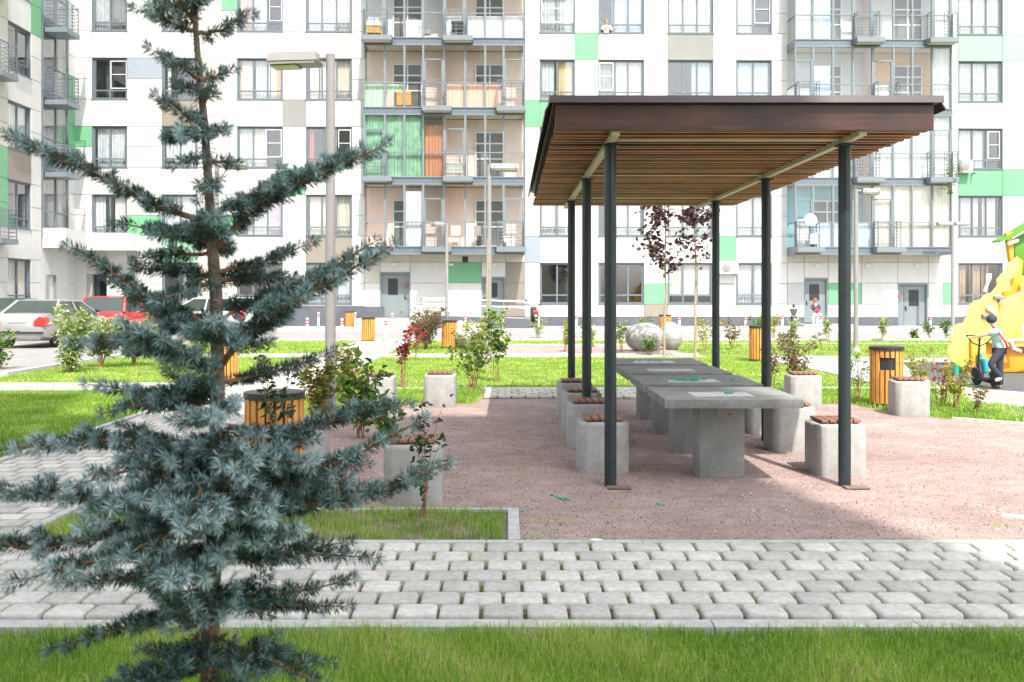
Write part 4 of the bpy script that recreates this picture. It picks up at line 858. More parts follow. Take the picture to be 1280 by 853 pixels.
BR = [ # start, points (px, py, depth), young
 ((245, 40), [(216, 30, .0), (190, 20, -.02)], .75, .05), ((246, 42), [(275, 35, .02), (300, 22, .0)], .75, .05), ((244, 30), [(222, 6, .05)], .6, .05), ((244, 20), [(258, -2, -.05)], .6, .05), ((243, 0), [(214, -6, -.04)], .8, .06), ((243, 4), [(262, -20, .06)], .7, .05),
 ((250, 100), [(238, 92, -.07), (222, 84, -.1)], .5, .05), ((250, 102), [(275, 88, .03)], .55, .05), ((252, 115), [(225, 105, .02)], .5, .05), ((254, 128), [(268, 120, -.04)], .4, .035),
 ((257, 160), [(242, 150, -.05), (226, 138, -.09)], .6, .07), ((257, 168), [(230, 172, -.02), (208, 173, .02)], .6, .07), ((258, 168), [(277, 168, -.05)], .7, .06), ((258, 172), [(255, 180, -.12)], .9, .06),
 ((260, 195), [(240, 205, -.05)], .5, .04), ((260, 200), [(280, 200, .06)], .4, .04), ((262, 225), [(248, 235, .05)], .4, .04), ((262, 232), [(276, 236, -.05)], .5, .04),
 ((262, 280), [(210, 262, -.02), (150, 230, -.05), (95, 205, -.06), (34, 178, -.05)], .62, .10), ((266, 268), [(330, 238, .02), (393, 210, .03), (432, 190, .03)], .62, .10), ((268, 312), [(322, 262, -.04), (400, 225, -.06), (474, 191, -.05)], .62, .12),
 ((265, 308), [(220, 292, .08), (132, 277, .1)], .4, .08), ((266, 318), [(215, 318, .0), (178, 321, .03)], .35, .07), ((267, 300), [(280, 290, -.14), (300, 282, -.22)], .6, .09), ((266, 300), [(250, 310, .2)], .3, .08), ((264, 285), [(235, 300, -.16)], .5, .07),
 ((268, 345), [(210, 340, .06), (158, 334, .1)], .35, .08), ((269, 340), [(320, 328, .05), (372, 306, .06)], .5, .09), ((268, 350), [(292, 350, .12), (330, 345, .2)], .25, .09), ((270, 352), [(240, 372, -.18)], .5, .09),
 ((269, 405), [(225, 395, .03), (190, 375, .0), (150, 345, -.02), (107, 315, -.03)], .55, .10), ((270, 410), [(190, 402, .12), (110, 352, .14)], .35, .08), ((271, 400), [(315, 372, .12), (375, 345, .16)], .35, .09), ((271, 420), [(300, 415, -.2), (315, 400, -.28)], .75, .10),
 ((272, 465), [(310, 420, -.06), (345, 398, -.10), (420, 358, -.14), (490, 318, -.16)], .7, .12), ((272, 458), [(340, 385, .04), (380, 355, .06), (450, 308, .07)], .55, .12), ((271, 455), [(215, 440, -.04), (165, 425, -.06), (120, 428, -.07)], .8, .12), ((271, 430), [(228, 415, .04), (196, 405, .06)], .7, .10),
 ((272, 470), [(250, 430, -.22), (228, 405, -.30)], .85, .12), ((272, 480), [(330, 470, .15), (385, 452, .2)], .25, .10), ((272, 505), [(215, 492, -.05), (145, 478, -.08)], .8, .13), ((272, 500), [(200, 515, .12), (130, 520, .2)], .3, .12),
 ((272, 520), [(290, 505, -.25), (318, 498, -.34)], .9, .12), ((272, 530), [(352, 552, .04), (440, 520, .06), (492, 512, .07)], .6, .14), ((272, 545), [(350, 570, -.1), (428, 571, -.14), (525, 518, -.18)], .75, .14), ((271, 560), [(205, 540, -.1), (130, 540, -.15), (66, 544, -.18)], .9, .14),
 ((271, 575), [(230, 590, -.25), (200, 605, -.36)], .9, .14), ((271, 560), [(300, 590, -.3), (310, 600, -.42)], .95, .14), ((272, 590), [(350, 612, .12), (430, 600, .18)], .3, .14),
 ((271, 612), [(235, 636, -.05), (150, 610, -.12), (60, 597, -.16), (-14, 582, -.17)], .85, .15), ((271, 600), [(170, 585, .12), (90, 570, .2)], .3, .14), ((271, 630), [(360, 632, -.06), (480, 605, -.1), (552, 572, -.12)], .8, .15), ((270, 640), [(340, 650, -.2), (398, 628, -.28)], .95, .15),
 ((270, 655), [(180, 655, -.1), (75, 665, -.14), (8, 658, -.15)], .8, .14), ((270, 650), [(240, 640, -.3), (150, 655, -.42)], .9, .14), ((269, 660), [(300, 668, -.3), (300, 655, -.42)], .85, .13), ((269, 650), [(340, 640, .2), (420, 640, .3)], .25, .14), ((269, 650), [(190, 650, .22), (110, 640, .3)], .25, .14),
 ((272, 552), [(335, 572, -.12), (398, 560, -.2)], .8, .14), ((272, 578), [(350, 596, -.06), (430, 588, -.1)], .7, .14), ((271, 596), [(320, 612, -.22), (372, 606, -.32)], .95, .14), ((272, 530), [(310, 548, -.2), (350, 560, -.3)], .9, .13),
 ((272, 480), [(240, 490, -.12), (190, 500, -.2)], .6, .12), ((271, 545), [(235, 560, -.2), (180, 570, -.3)], .85, .13), ((244, 26), [(232, 14, -.06), (222, 24, -.1)], .7, .05), ((243, 10), [(252, 2, -.08), (262, 10, -.12)], .7, .05),
 ((268, 690), [(350, 684, -.04), (460, 688, -.06)], .45, .13), ((268, 690), [(190, 692, -.02), (95, 700, .0)], .4, .12), ((267, 705), [(200, 720, .1), (130, 720, .16)], .2, .12), ((267, 700), [(340, 712, .1), (410, 702, .16)], .2, .12), ((267, 715), [(290, 735, -.25), (262, 660, -.36)], .7, .12), ((267, 712), [(210, 690, -.2), (165, 678, -.3)], .8, .12),
 ((265, 745), [(330, 742, -.05), (430, 720, -.05)], .3, .13), ((265, 750), [(190, 770, -.04), (95, 795, -.06)], .45, .13), ((265, 760), [(330, 775, .1), (410, 785, .15)], .2, .12), ((264, 770), [(200, 790, .15), (140, 760, .2)], .2, .12), ((264, 775), [(240, 800, -.25), (200, 820, -.35)], .4, .13), ((264, 775), [(300, 800, -.22), (345, 812, -.3)], .4, .13),
 ((263, 815), [(330, 822, 0), (395, 846, -.02)], .35, .13), ((263, 820), [(190, 840, -.05), (105, 858, -.08)], .5, .13), ((262, 835), [(320, 850, .12), (380, 870, .2)], .2, .13), ((262, 840), [(200, 860, .1), (140, 880, .2)], .2, .13), ((262, 850), [(250, 870, -.22), (235, 850, -.34)], .5, .13), ((262, 845), [(300, 860, -.2), (320, 850, -.3)], .4, .13),
 ((262, 900), [(340, 910, 0), (430, 920, 0)], .3, .13), ((262, 900), [(170, 915, 0), (90, 930, 0)], .3, .13), ((262, 920), [(260, 950, -.35)], .4, .13), ((262, 960), [(380, 985, .1)], .2, .13), ((262, 960), [(150, 985, .1)], .2, .13)]
for st, pts_, yg, tw_ in BR: branch(st, pts_, r0=.008 if len(pts_) > 2 else .0055, young=yg, tw=tw_, dens=1.0 if st[1] < 480 else .74)
for i in range(2, 15):                                   # short needles along the trunk
    if tp[i][1] < 330: needles([tpts[i], tpts[i+1]], tr_[i], 420, .018, .25, False)
bm_.build('branches', M['bark'], spr, smooth=60)
P_ = np.array([tuple(p) for p in NP]); D_ = np.array([tuple(p) for p in ND]); L_ = np.array(NL)[:, None]
u = np.cross(D_, rng.normal(0, 1, P_.shape)); u /= np.linalg.norm(u, axis=1)[:, None]
V = np.zeros((len(P_), 4, 3)); V[:, 0] = P_; V[:, 1] = P_+D_*L_*.5+u*.0011; V[:, 2] = P_+D_*L_; V[:, 3] = P_+D_*L_*.5-u*.0011
M['needle'] = ramp_stops(mat('spruce needles', (0, 0, 0), .55, attr=True, trans=.1, spec=.4), [(0, (.018, .045, .030)), (.25, (.045, .098, .075)), (.55, (.15, .26, .265)), (1, (.50, .62, .66))])
nd = raw_mesh('needles', V.reshape(-1, 3), 4, M['needle'], np.array(NV), spr); print('needles', len(P_))
# ------------------------------------------------------------ pavilion
random.seed(5)
PX0, PX1 = .868, 2.868; PY = [8.2, 10.7, 13.3]; ZP = 2.93
RX0, RX1, RY0, RY1, ZB, ZR = .372, 3.42, 7.72, 14.7, 2.965, 3.17
pav = thing('pavilion', 'flat-roofed brown slatted pavilion on dark steel posts over the stone tables', 'pavilion', (1.87, 10.75, 0))
O = Vector(pav.location)
def pm(): return MB()
def off(b): b.v = [(x-O.x, y-O.y, z) for x, y, z in b.v]; return b
for X_ in (PX0, PX1):
    for Y_ in PY:
        b = pm(); b.tube([(X_, Y_, -.05), (X_, Y_, ZP-.03)], .052, 20); b.box(X_-.065, X_+.065, Y_-.065, Y_+.065, ZP-.03, ZP-.012); p = off(b).build('post', M['post'], pav, smooth=40)
        b = pm(); b.box(X_-.04, X_+.16, Y_-.17, Y_-.058, .012, .018, 0); b.box(X_-.035, X_+.155, Y_-.165, Y_-.062, .003, .012, 1); off(b).build('base_plate', [mat('rusty plate', (.14, .09, .075), .8, scale=20, c2=(.24, .165, .135)), M['black']], p)
for X_ in (PX0, PX1): b = pm(); b.box(X_-.03, X_+.03, RY0+.05, RY1-.08, ZP-.004, ZP+.09); off(b).build('beam', M['beam'], pav)
for Y_ in PY: b = pm(); b.box(PX0+.046, PX1-.046, Y_-.03, Y_+.03, ZB-.012, ZP+.085); off(b).build('cross_beam', M['beam'], pav)
b = pm(); n = 46
for i in range(n):
    y = RY0+.12+i*(RY1-RY0-.14)/n; xa = RX0+random.uniform(-.004, .004); xb = RX1+random.uniform(-.006, .004); z = ZB+random.uniform(-.004, .004); k = random.choice((0, 0, 1, 2))
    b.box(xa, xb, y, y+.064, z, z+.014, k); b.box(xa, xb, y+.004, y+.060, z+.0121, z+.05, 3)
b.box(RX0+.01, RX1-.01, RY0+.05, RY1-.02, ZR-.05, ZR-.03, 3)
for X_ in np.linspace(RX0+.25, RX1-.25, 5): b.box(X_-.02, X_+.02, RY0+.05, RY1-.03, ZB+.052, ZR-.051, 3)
sl = off(b).build('slats', [M['slat'], mat('stained slat pale', (.26, .10, .035), .5, scale=2, c2=(.46, .19, .075)), mat('stained slat deep', (.09, .035, .018), .5, scale=2, c2=(.20, .08, .035)), mat('slat gap shade', (.010, .006, .005), .7, scale=3)], pav)  # near-black slat sides and backing paint in the shade of the gaps
b = pm(); b.box(RX0, RX1, RY0, RY0+.045, ZB-.005, ZR-.001); off(b).build('fascia', M['fascia'], pav, bevel=.004)
b = pm(); b.box(RX0-.02, RX1+.03, RY0-.03, RY1+.05, ZR, ZR+.03); 
b.prism([(RY0-.04, ZR+.062), (RY0-.055, ZR+.003), (RY0-.045, ZR+.001), (RY0-.02, ZR+.035), (RY1+.06, ZR+.035), (RY1+.06, ZR+.045), (RY0-.0, ZR+.07)], RX0-.045, RX1+.06, 'x')
b.prism([(RX0-.02, ZR+.034), (RX0-.02, ZR+.05), (RX0-.085, ZR-.06), (RX0-.08, ZR-.075)], RY0-.04, RY1+.08, 'y'); b.prism([(RX1+.02, ZR+.034), (RX1+.02, ZR+.05), (RX1+.085, ZR-.04), (RX1+.08, ZR-.055)], RY0-.03, RY1+.08, 'y')
off(b).build('roof_cover', M['flash'], pav)

# ------------------------------------------------------------ stone tables and their things
def chess(name, seed=0):
    m = bpy.data.materials.new(name); m.use_nodes = True; N = m.node_tree.nodes; L = m.node_tree.links; bs = N['Principled BSDF']; bs.inputs['Roughness'].default_value = .7
    tc = N.new('ShaderNodeTexCoord'); ch = N.new('ShaderNodeTexChecker'); ch.inputs['Scale'].default_value = 1/.0575; ch.inputs[1].default_value = (.72, .72, .70, 1); ch.inputs[2].default_value = (.35, .36, .35, 1)
    mp = N.new('ShaderNodeMapping'); mp.inputs[1].default_value = (.23+.02875*0, .23, .013); L.new(tc.outputs['Object'], mp.inputs[0]); L.new(mp.outputs[0], ch.inputs[0]); L.new(ch.outputs[0], bs.inputs[0]); return m
M['chess'] = chess('board print'); M['print'] = mat('white print', (.62, .62, .60), .7, var=.15, scale=30)
M['tableedge'] = mottle(mat('shaded table edge', (.15, .155, .155), .8, scale=5, c2=(.22, .225, .22), bump=.4, bscale=120), 22, .8, 1.1)  # shade of the slab sides put into a darker side colour
TY = [8.06, 9.36, 10.66, 11.96]; TH = .76
tabs = []
def make_table(i):
    t = thing('stone_table', '', 'table', (1.895, TY[i]+.54, 0), 0, 'concrete tables under the pavilion')
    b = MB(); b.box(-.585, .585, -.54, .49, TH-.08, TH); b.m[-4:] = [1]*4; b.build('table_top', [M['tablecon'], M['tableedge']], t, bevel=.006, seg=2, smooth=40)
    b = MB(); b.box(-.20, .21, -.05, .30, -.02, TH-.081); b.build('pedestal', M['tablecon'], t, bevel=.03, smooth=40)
    b = MB(); b.box(-.04, .10, -.056, -.0505, .54, .66); b.tube([(.07, -.06, .57), (.07, -.052, .57)], .01, 8, m=1); b.build('steel_plate', [M['lamp'], M['black']], t)
    b = MB(); b.box(-.30, .22, -.36, -.02, TH+.001, TH+.004); b.build('board_print', [M['chess'], M['print']][0] if i in (0, 2) else M['print'], t)
    return t
labs = ['nearest grey concrete table, closest to the camera, with a pale printed board', 'second concrete table from the camera, its board strewn with green pieces', 'third concrete table from the camera with a white printed board', 'farthest concrete table under the pavilion']
for i in range(4): make_table(i)['label'] = labs[i]
chipm = mat('green plastic chip', (.0, .33, .22), .45, var=.1); nchip = [0]
def chipmesh():
    b = MB(); b.prism([(.022*math.cos(t)*(1 if k % 2 else .7), .022*math.sin(t)*(1 if k % 2 else .7)) for k, t in enumerate(np.linspace(0, 6.283, 9)[:-1])], 0, .006, 'z'); return b
chip0 = None
def chip(x, y, z, label, grp, s=1):
    global chip0
    if chip0 is None: chip0 = chipmesh().build('plastic_chip', chipm); o = chip0
    else: o = chip0.copy(); COL.objects.link(o)
    o.location = (x, y, z); o.rotation_euler = (random.uniform(-.15, .15), random.uniform(-.15, .15), random.uniform(0, 6)); o.scale = (s, s, s); tag(o, label, 'plastic chip', grp)
for k in range(34): chip(1.60+abs(random.gauss(.30, .14)), TY[1]+.36+random.gauss(0, .06), TH+.008+random.uniform(0, .006), 'small green plastic chip in the heap on the second table', 'green chips on the second table', random.uniform(.9, 1.5))
for k in range(7): chip(1.95+random.gauss(0, .03), TY[0]+.40+random.gauss(0, .03), TH+.008, 'small green plastic chip on the board of the nearest table', 'green chips on the nearest table')
for k in range(6): chip(1.6+.4*k/5+random.gauss(0, .03), TY[3]+.4, TH+.008, 'small green plastic chip on the farthest table', 'green chips on the farthest table', 1.3)
for px, py in [(700, 624), (703, 625), (707, 624), (696, 622), (690, 620), (710, 626), (702, 608), (748, 603), (749, 635), (720, 657), (760, 655), (780, 651), (822, 631), (829, 633), (886, 613), (825, 615), (787, 617), (653, 640), (588, 533), (606, 541), (613, 534), (704, 626)]:
    g = G(px, py); chip(g[0], g[1], .008, 'small green plastic chip lying on the red gravel', 'green chips scattered on the gravel', random.uniform(.6, 1.0))
g = G(745, 681); b = MB(); b.ball((0, 0, .02), (.06, .03, .02), 0, 6); b.ball((.07, .01, .012), (.05, .025, .014), 0, 6); o = b.build('paper_scrap', M['white']); o.location = g; tag(o, 'crumpled white paper scrap by the kerb of the gravel court', 'paper')

# ------------------------------------------------------------ concrete seats
def make_seat(s=.46, h=.465):
    t = thing('concrete_seat', '', 'seat', (0, 0, 0), 0, 'concrete cube seats with wooden slat tops')
    b = MB(); a = s/2; c = .06; out = [(a-c, -a), (a, -a+c), (a, a-c), (a-c, a), (-a+c, a), (-a, a-c), (-a, -a+c), (-a+c, -a)]
    b.prism(out, -.02, h, 'z'); b.build('block', M['concrete'], t, bevel=.028, seg=3, smooth=35)
    b = MB(); w_ = s*.80
    for k in range(5): x = -w_/2+k*w_/5; b.box(x+.006, x+w_/5-.006, -w_/2+.02, w_/2-.02, h+.012, h+.038)
    b.box(-w_/2+.02, w_/2-.02, -.12, -.09, h-.001, h+.011, 1); b.box(-w_/2+.02, w_/2-.02, .09, .12, h-.001, h+.011, 1)
    b.build('seat_slats', [M['seatwood'], M['black']], t, bevel=.003, seg=1)
    return t
seat = make_seat(); first = True
SEATS = [((.872, 8.97), 'nearest seat of the left row under the pavilion'), ((.86, 10.38), 'second seat from the camera in the left row under the pavilion'), ((.87, 11.53), 'third seat from the camera in the left row under the pavilion'), ((.87, 12.75), 'farthest seat of the left row under the pavilion'),
 ((3.0, 8.83), 'sunlit seat behind the right front post of the pavilion'), ((2.955, 10.12), 'sunlit seat right of the nearest table, second in the right row'), ((3.0, 11.4), 'third seat of the right row, mostly behind the nearest table'), ((3.0, 12.7), 'farthest seat of the right row beyond the tables'),
 ((-.995, 13.97), 'free-standing sunlit seat at the back edge of the gravel, left of the pavilion'), ((-1.84, 13.63), 'seat partly behind green leaves at the back left of the gravel'), ((-.752, 7.66), 'seat in the shade beside the planting bed, half behind the spruce tip'),
 ((-1.84, 8.47), 'seat tucked behind the slatted bin next to the spruce'), ((4.25, 13.88), 'free-standing seat between the right post and the reddish shrub'), ((5.40, 12.97), 'seat in front of the orange bin at the right edge of the gravel')]
for i, (p, l) in enumerate(SEATS): place(seat, (*p, 0), random.uniform(-.03, .03) if i != 13 else -.10, 'concrete '+l, first=(i == 0))

# ------------------------------------------------------------ slatted bins
def make_bin():
    t = thing('litter_bin', '', 'litter bin', (0, 0, 0), 0, 'round wooden slatted litter bins'); r = .235; h = .87; n = 20
    b = MB(); b.lathe([(r-.035, .03), (r-.035, h-.05)], 24); b.lathe([(r-.02, 0), (r-.02, .05)], 24); b.build('drum', M['black'], t, smooth=40)
    for rz, key in ((0, 0),):
        b = MB()
        for k in range(n):
            a = 2*math.pi*k/n; c, s = math.cos(a), math.sin(a); T_ = Matrix.Rotation(a, 4, 'Z')
            z0 = .06; front = abs((a-R(247)+math.pi) % (2*math.pi)-math.pi) < .52
            if front: b.box(r-.03, r-.006, -.0245, .0245, z0, .54, 0, T_); b.box(r-.03, r-.006, -.0245, .0245, .72, h-.05, 0, T_)
            else: b.box(r-.03, r-.006, -.0245, .0245, z0, h-.05, 0, T_)
        b.build('slats', M['binwood'], t)
    b = MB(); b.lathe([(r-.03, h-.052), (r+.004, h-.052), (r+.004, h), (r-.045, h+.006), (.0001, h+.012)], 32); b.build('lid', M['black'], t, smooth=35)
    return t
bn = make_bin(); B_ = [((5.46, 13.88), 0, 'tall orange litter bin with a black opening behind the right-hand seat', 1), ((-1.86, 7.62), 2.6, 'litter bin with dark lid directly behind the spruce', 1), ((GX(460.5, 31.8), 31.8), 2.5, 'orange bin on the lawn corner at the end of the paved path', .93), ((GX(438, 43), 42.9), 2.5, 'most distant orange bin, standing by the grey plinth of the building', .9),
 ((GX(561.5, 28), 28), 3.0, 'orange bin left of the round stones', .95), ((GX(282, 17.4), 17.4), 2.4, 'orange bin behind the spruce trunk', .95), ((GX(948.5, 22.9), 22.9), .9, 'orange bin behind a right-hand pavilion post, opening to the right', .98), ((GX(831.5, 35), 35), 2.5, 'orange bin just behind the round stones under the purple trees', .95)]
for i, (p, rz, l, s) in enumerate(B_): place(bn, (*p, 0), rz, l, s, first=(i == 0))

# ------------------------------------------------------------ lamps
def lamp(px, Yb, top, arm, hw, r, label, rz=0, double=False, tee=False):
    t = thing('street_lamp', label, 'street lamp', (GX(px, Yb), Yb, 0), rz, 'grey street lamps')
    b = MB(); b.tube([(0, 0, 0), (0, 0, top*.62), (0, 0, top)], [r*1.15, r, r*.92], 16); p = b.build('pole', M['lamp'], t, smooth=50)
    b = MB(); b.lathe([(r*2.3, 0), (r*2.3, .02), (r*1.9, .05), (r*1.3, .10), (r*1.2, .16)], 16); b.build('base_flange', M['lamp'], t, smooth=50)
    for sgn in ((1, -1) if double else (1,)):
        T_ = Matrix.Translation((0, 0, top)) @ Matrix.Rotation(0 if sgn*arm > 0 else math.pi, 4, 'Z'); A = abs(arm)
        b = MB(); b.tube([(0, 0, -.05), (A*1.02, 0, -.05)], .028, 8, T=T_); b.build('arm', M['lamp'], t, smooth=50)
        b = MB(); out = [(A, -.14, ), (A+.02, -.15)]
        b.box(A, A+hw, -.16, .16, -.10, .015, 0, T_, tx=.02, ty=.03); b.prism([(A-.0+.005, -.10), (A+hw-.005, -.10), (A+hw-.04, -.145), (A+.03, -.135)], -.15, .15, 'y', 0, T_)
        for q in (.12, .86): b.box(A+hw*q, A+hw*q+.03, -.168, -.150, -.11, -.03, 0, T_)
        hd = b.build('lamp_head', M['lamp'], t)
        b = MB(); b.box(A+hw*.42, A+hw*.94, -.12, .12, -.156, -.141, 0, T_ @ Matrix.Rotation(R(.8), 4, 'Y')); b.build('lens', M['lampglass'], hd)
lamp(413, 12.45, 4.74, -.14, .66, .062, 'tall grey street lamp with a box head beside the left seats, nearest of all', rz=R(-6))
lamp(611.5, 23.4, 4.76, .02, .70, .055, 'slim grey lamp post beside the wooden stake, its head pointing right', rz=R(6))
lamp(558.5, 41, 4.6, -.25, .5, .07, 'distant short-headed lamp post left of the slim one, by the ramp', rz=R(40))
lamp(271, 23, 4.75, .12, .62, .055, 'grey lamp post seen through the spruce branches')
lamp(1070, 26.6, 4.5, -.14, .50, .06, 'grey lamp post directly behind the right front pavilion post', rz=R(180))
lamp(1191, 42, 4.7, .06, .62, .07, 'double-headed lamp post near the play structure', double=True)

# ------------------------------------------------------------ bollards
def make_bollard():
    t = thing('bollard', '', 'bollard', (0, 0, 0), 0, 'white bollards with red rings along the road'); b = MB(); b.tube([(0, 0, 0), (0, 0, .78)], .05, 12); b.ball((0, 0, .78), (.05, .05, .02), 0, 6); b.build('post', M['white'], t, smooth=50)
    for z in (.63, .72): b = MB(); b.lathe([(.0505, z-.055), (.053, z-.053), (.053, z-.003), (.0505, z)], 12); b.build('red_ring', M['red'], t)
    return t
bo = make_bollard(); first = True
BO = [(384, 425, 'left of the big lamp post, near row'), (398, 412, 'left of the big lamp post, far row'), (427.5, 426, 'right of the big lamp post, near row'), (444, 412, 'in front of the most distant orange bin'), (482.5, 427, 'at the end of the paved path, before the first door'), (490.5, 414, 'right beside the left grey door'), (582, 417, 'behind the bin left of the round stones'),
 (629, 416, 'right of the wooden stake'), (673, 412, 'beside the motorcycle'), (720.5, 416, 'between the two nearest left pavilion posts'), (801, 417, 'left of the purple trees'), (849, 418, 'between the purple trees'), (932, 418, 'right of the rear right pavilion post'), (978, 416, 'under the hand of the boy with the ball'), (1026, 416, 'right of the girl'), (1163, 418, 'right of the right-hand grey door'), (1207.5, 416, 'behind the tip of the yellow play structure')]
for i, (px, py, l) in enumerate(BO): g = G(px, py); place(bo, g, 0, 'white bollard with red rings '+l, first=(i == 0), sc=.95)

# ------------------------------------------------------------ round stones
def egg(px, py, rx, ry, rz, label, ang=0):
    g = G(px, py); t = thing('round_stone', label, 'stone', (g[0], g[1]+ry*.8, 0), ang, 'smooth egg-shaped concrete stones')
    b = MB(); b.ball((0, 0, rz*.9), (rx, ry, rz), 0, 16); b.build('upper_shell', M['concrete'], t, smooth=60)
    b = MB(); b.lathe([(1.0, -.012), (1.006, 0), (1.0, .012)], 32, T=Matrix.Translation((0, 0, rz*.72)) @ Matrix.Diagonal((rx*.985, ry*.985, 1, 1))); b.build('seam', M['cladgr'], t, smooth=60)
egg(808, 440, .55, .42, .42, 'large smooth white egg-shaped stone behind the tables'); egg(840, 438, .34, .36, .42, 'second white egg-shaped stone right behind the large one'); egg(592, 437, .62, .45, .40, 'white rounded stone behind the open green shrub'); egg(575, 434, .22, .3, .42, 'small white rounded stone beside the orange bin')

# ------------------------------------------------------------ entrance platform and ramp at the left door
er = thing('entrance_ramp', 'grey entrance platform and wheelchair ramp with double metal handrails below the left loggias', 'ramp', (FW(560, 410).x, FW(560, 410).y, 0), AN)
xo = FXl(560); r_ = lambda px, d=0: FXl(px, d)-xo
b = MB(); zp = FZl(397.2)
b.box(r_(452), r_(640), -1.6, -.07, 0, zp, 0); b.box(r_(470), r_(525), -2.2, -1.6, 0, zp*.66, 0); b.box(r_(470), r_(525), -2.8, -2.2, 0, zp*.33, 0)
b.build('platform', M['cpath'], er)
b = MB(); b.prism([(r_(535, 2.6), 0), (r_(662, 2.6), 0), (r_(662, 2.6), .50), (r_(535, 2.6), .64)], -2.9, -2.6, 'y'); b.build('ramp_wall', M['plinth'], er)
b = MB(); b.prism([(r_(535, 2.6), 0), (r_(662, 2.6), 0), (r_(662, 2.6), .52), (r_(535, 2.6), .66)], -2.59, -1.62, 'y'); b.build('ramp_slab', M['cpath'], er)
b = MB()
for zz, k in ((1.28, 0), (1.02, 0)):
    b.tube([(r_(527, 2.7), -2.7, zz+.12), (r_(655, 2.7), -2.7, zz-.05), (r_(661, 2.7), -2.7, zz-.08)], .025, 6)
    b.tube([(r_(527, 2), -1.75, zz+.02), (r_(655, 2), -1.75, zz-.02)], .022, 6)
b.tube([(r_(527, 2.7), -2.7, 1.40), (r_(524, 2.7), -2.7, 1.26), (r_(527, 2.7), -2.7, 1.14)], .025, 6)
for px in (530, 556, 582, 600, 628, 658): b.tube([(r_(px, 2.7), -2.7, .5), (r_(px, 2.7), -2.7, 1.3)], .02, 6)
b.build('handrail', M['steel'], er, smooth=50)
er2 = thing('entrance_step', 'pale concrete step in front of the door behind the girl', 'step', (FW(1016, 410).x, FW(1016, 410).y, 0), AN); b = MB(); b.box(-.8, 1.5, -1.2, -.07, 0, .20); b.build('slab', M['cpath'], er2, bevel=.01)
fn = thing('railing_fence', 'low grey metal railing by the left wing behind the parked cars', 'railing', (GX(50, 36.5), 36.5, 0)); b = MB()
for zz in (.62, 1.25): b.tube([(-3, 0, zz), (3.2, 0, zz)], .03, 6)
b.build('rail', M['steel'], fn)
for k in range(6): b = MB(); b.tube([(-3+k*1.24, 0, 0), (-3+k*1.24, 0, 1.25)], .03, 6); b.build('post', M['steel'], fn)

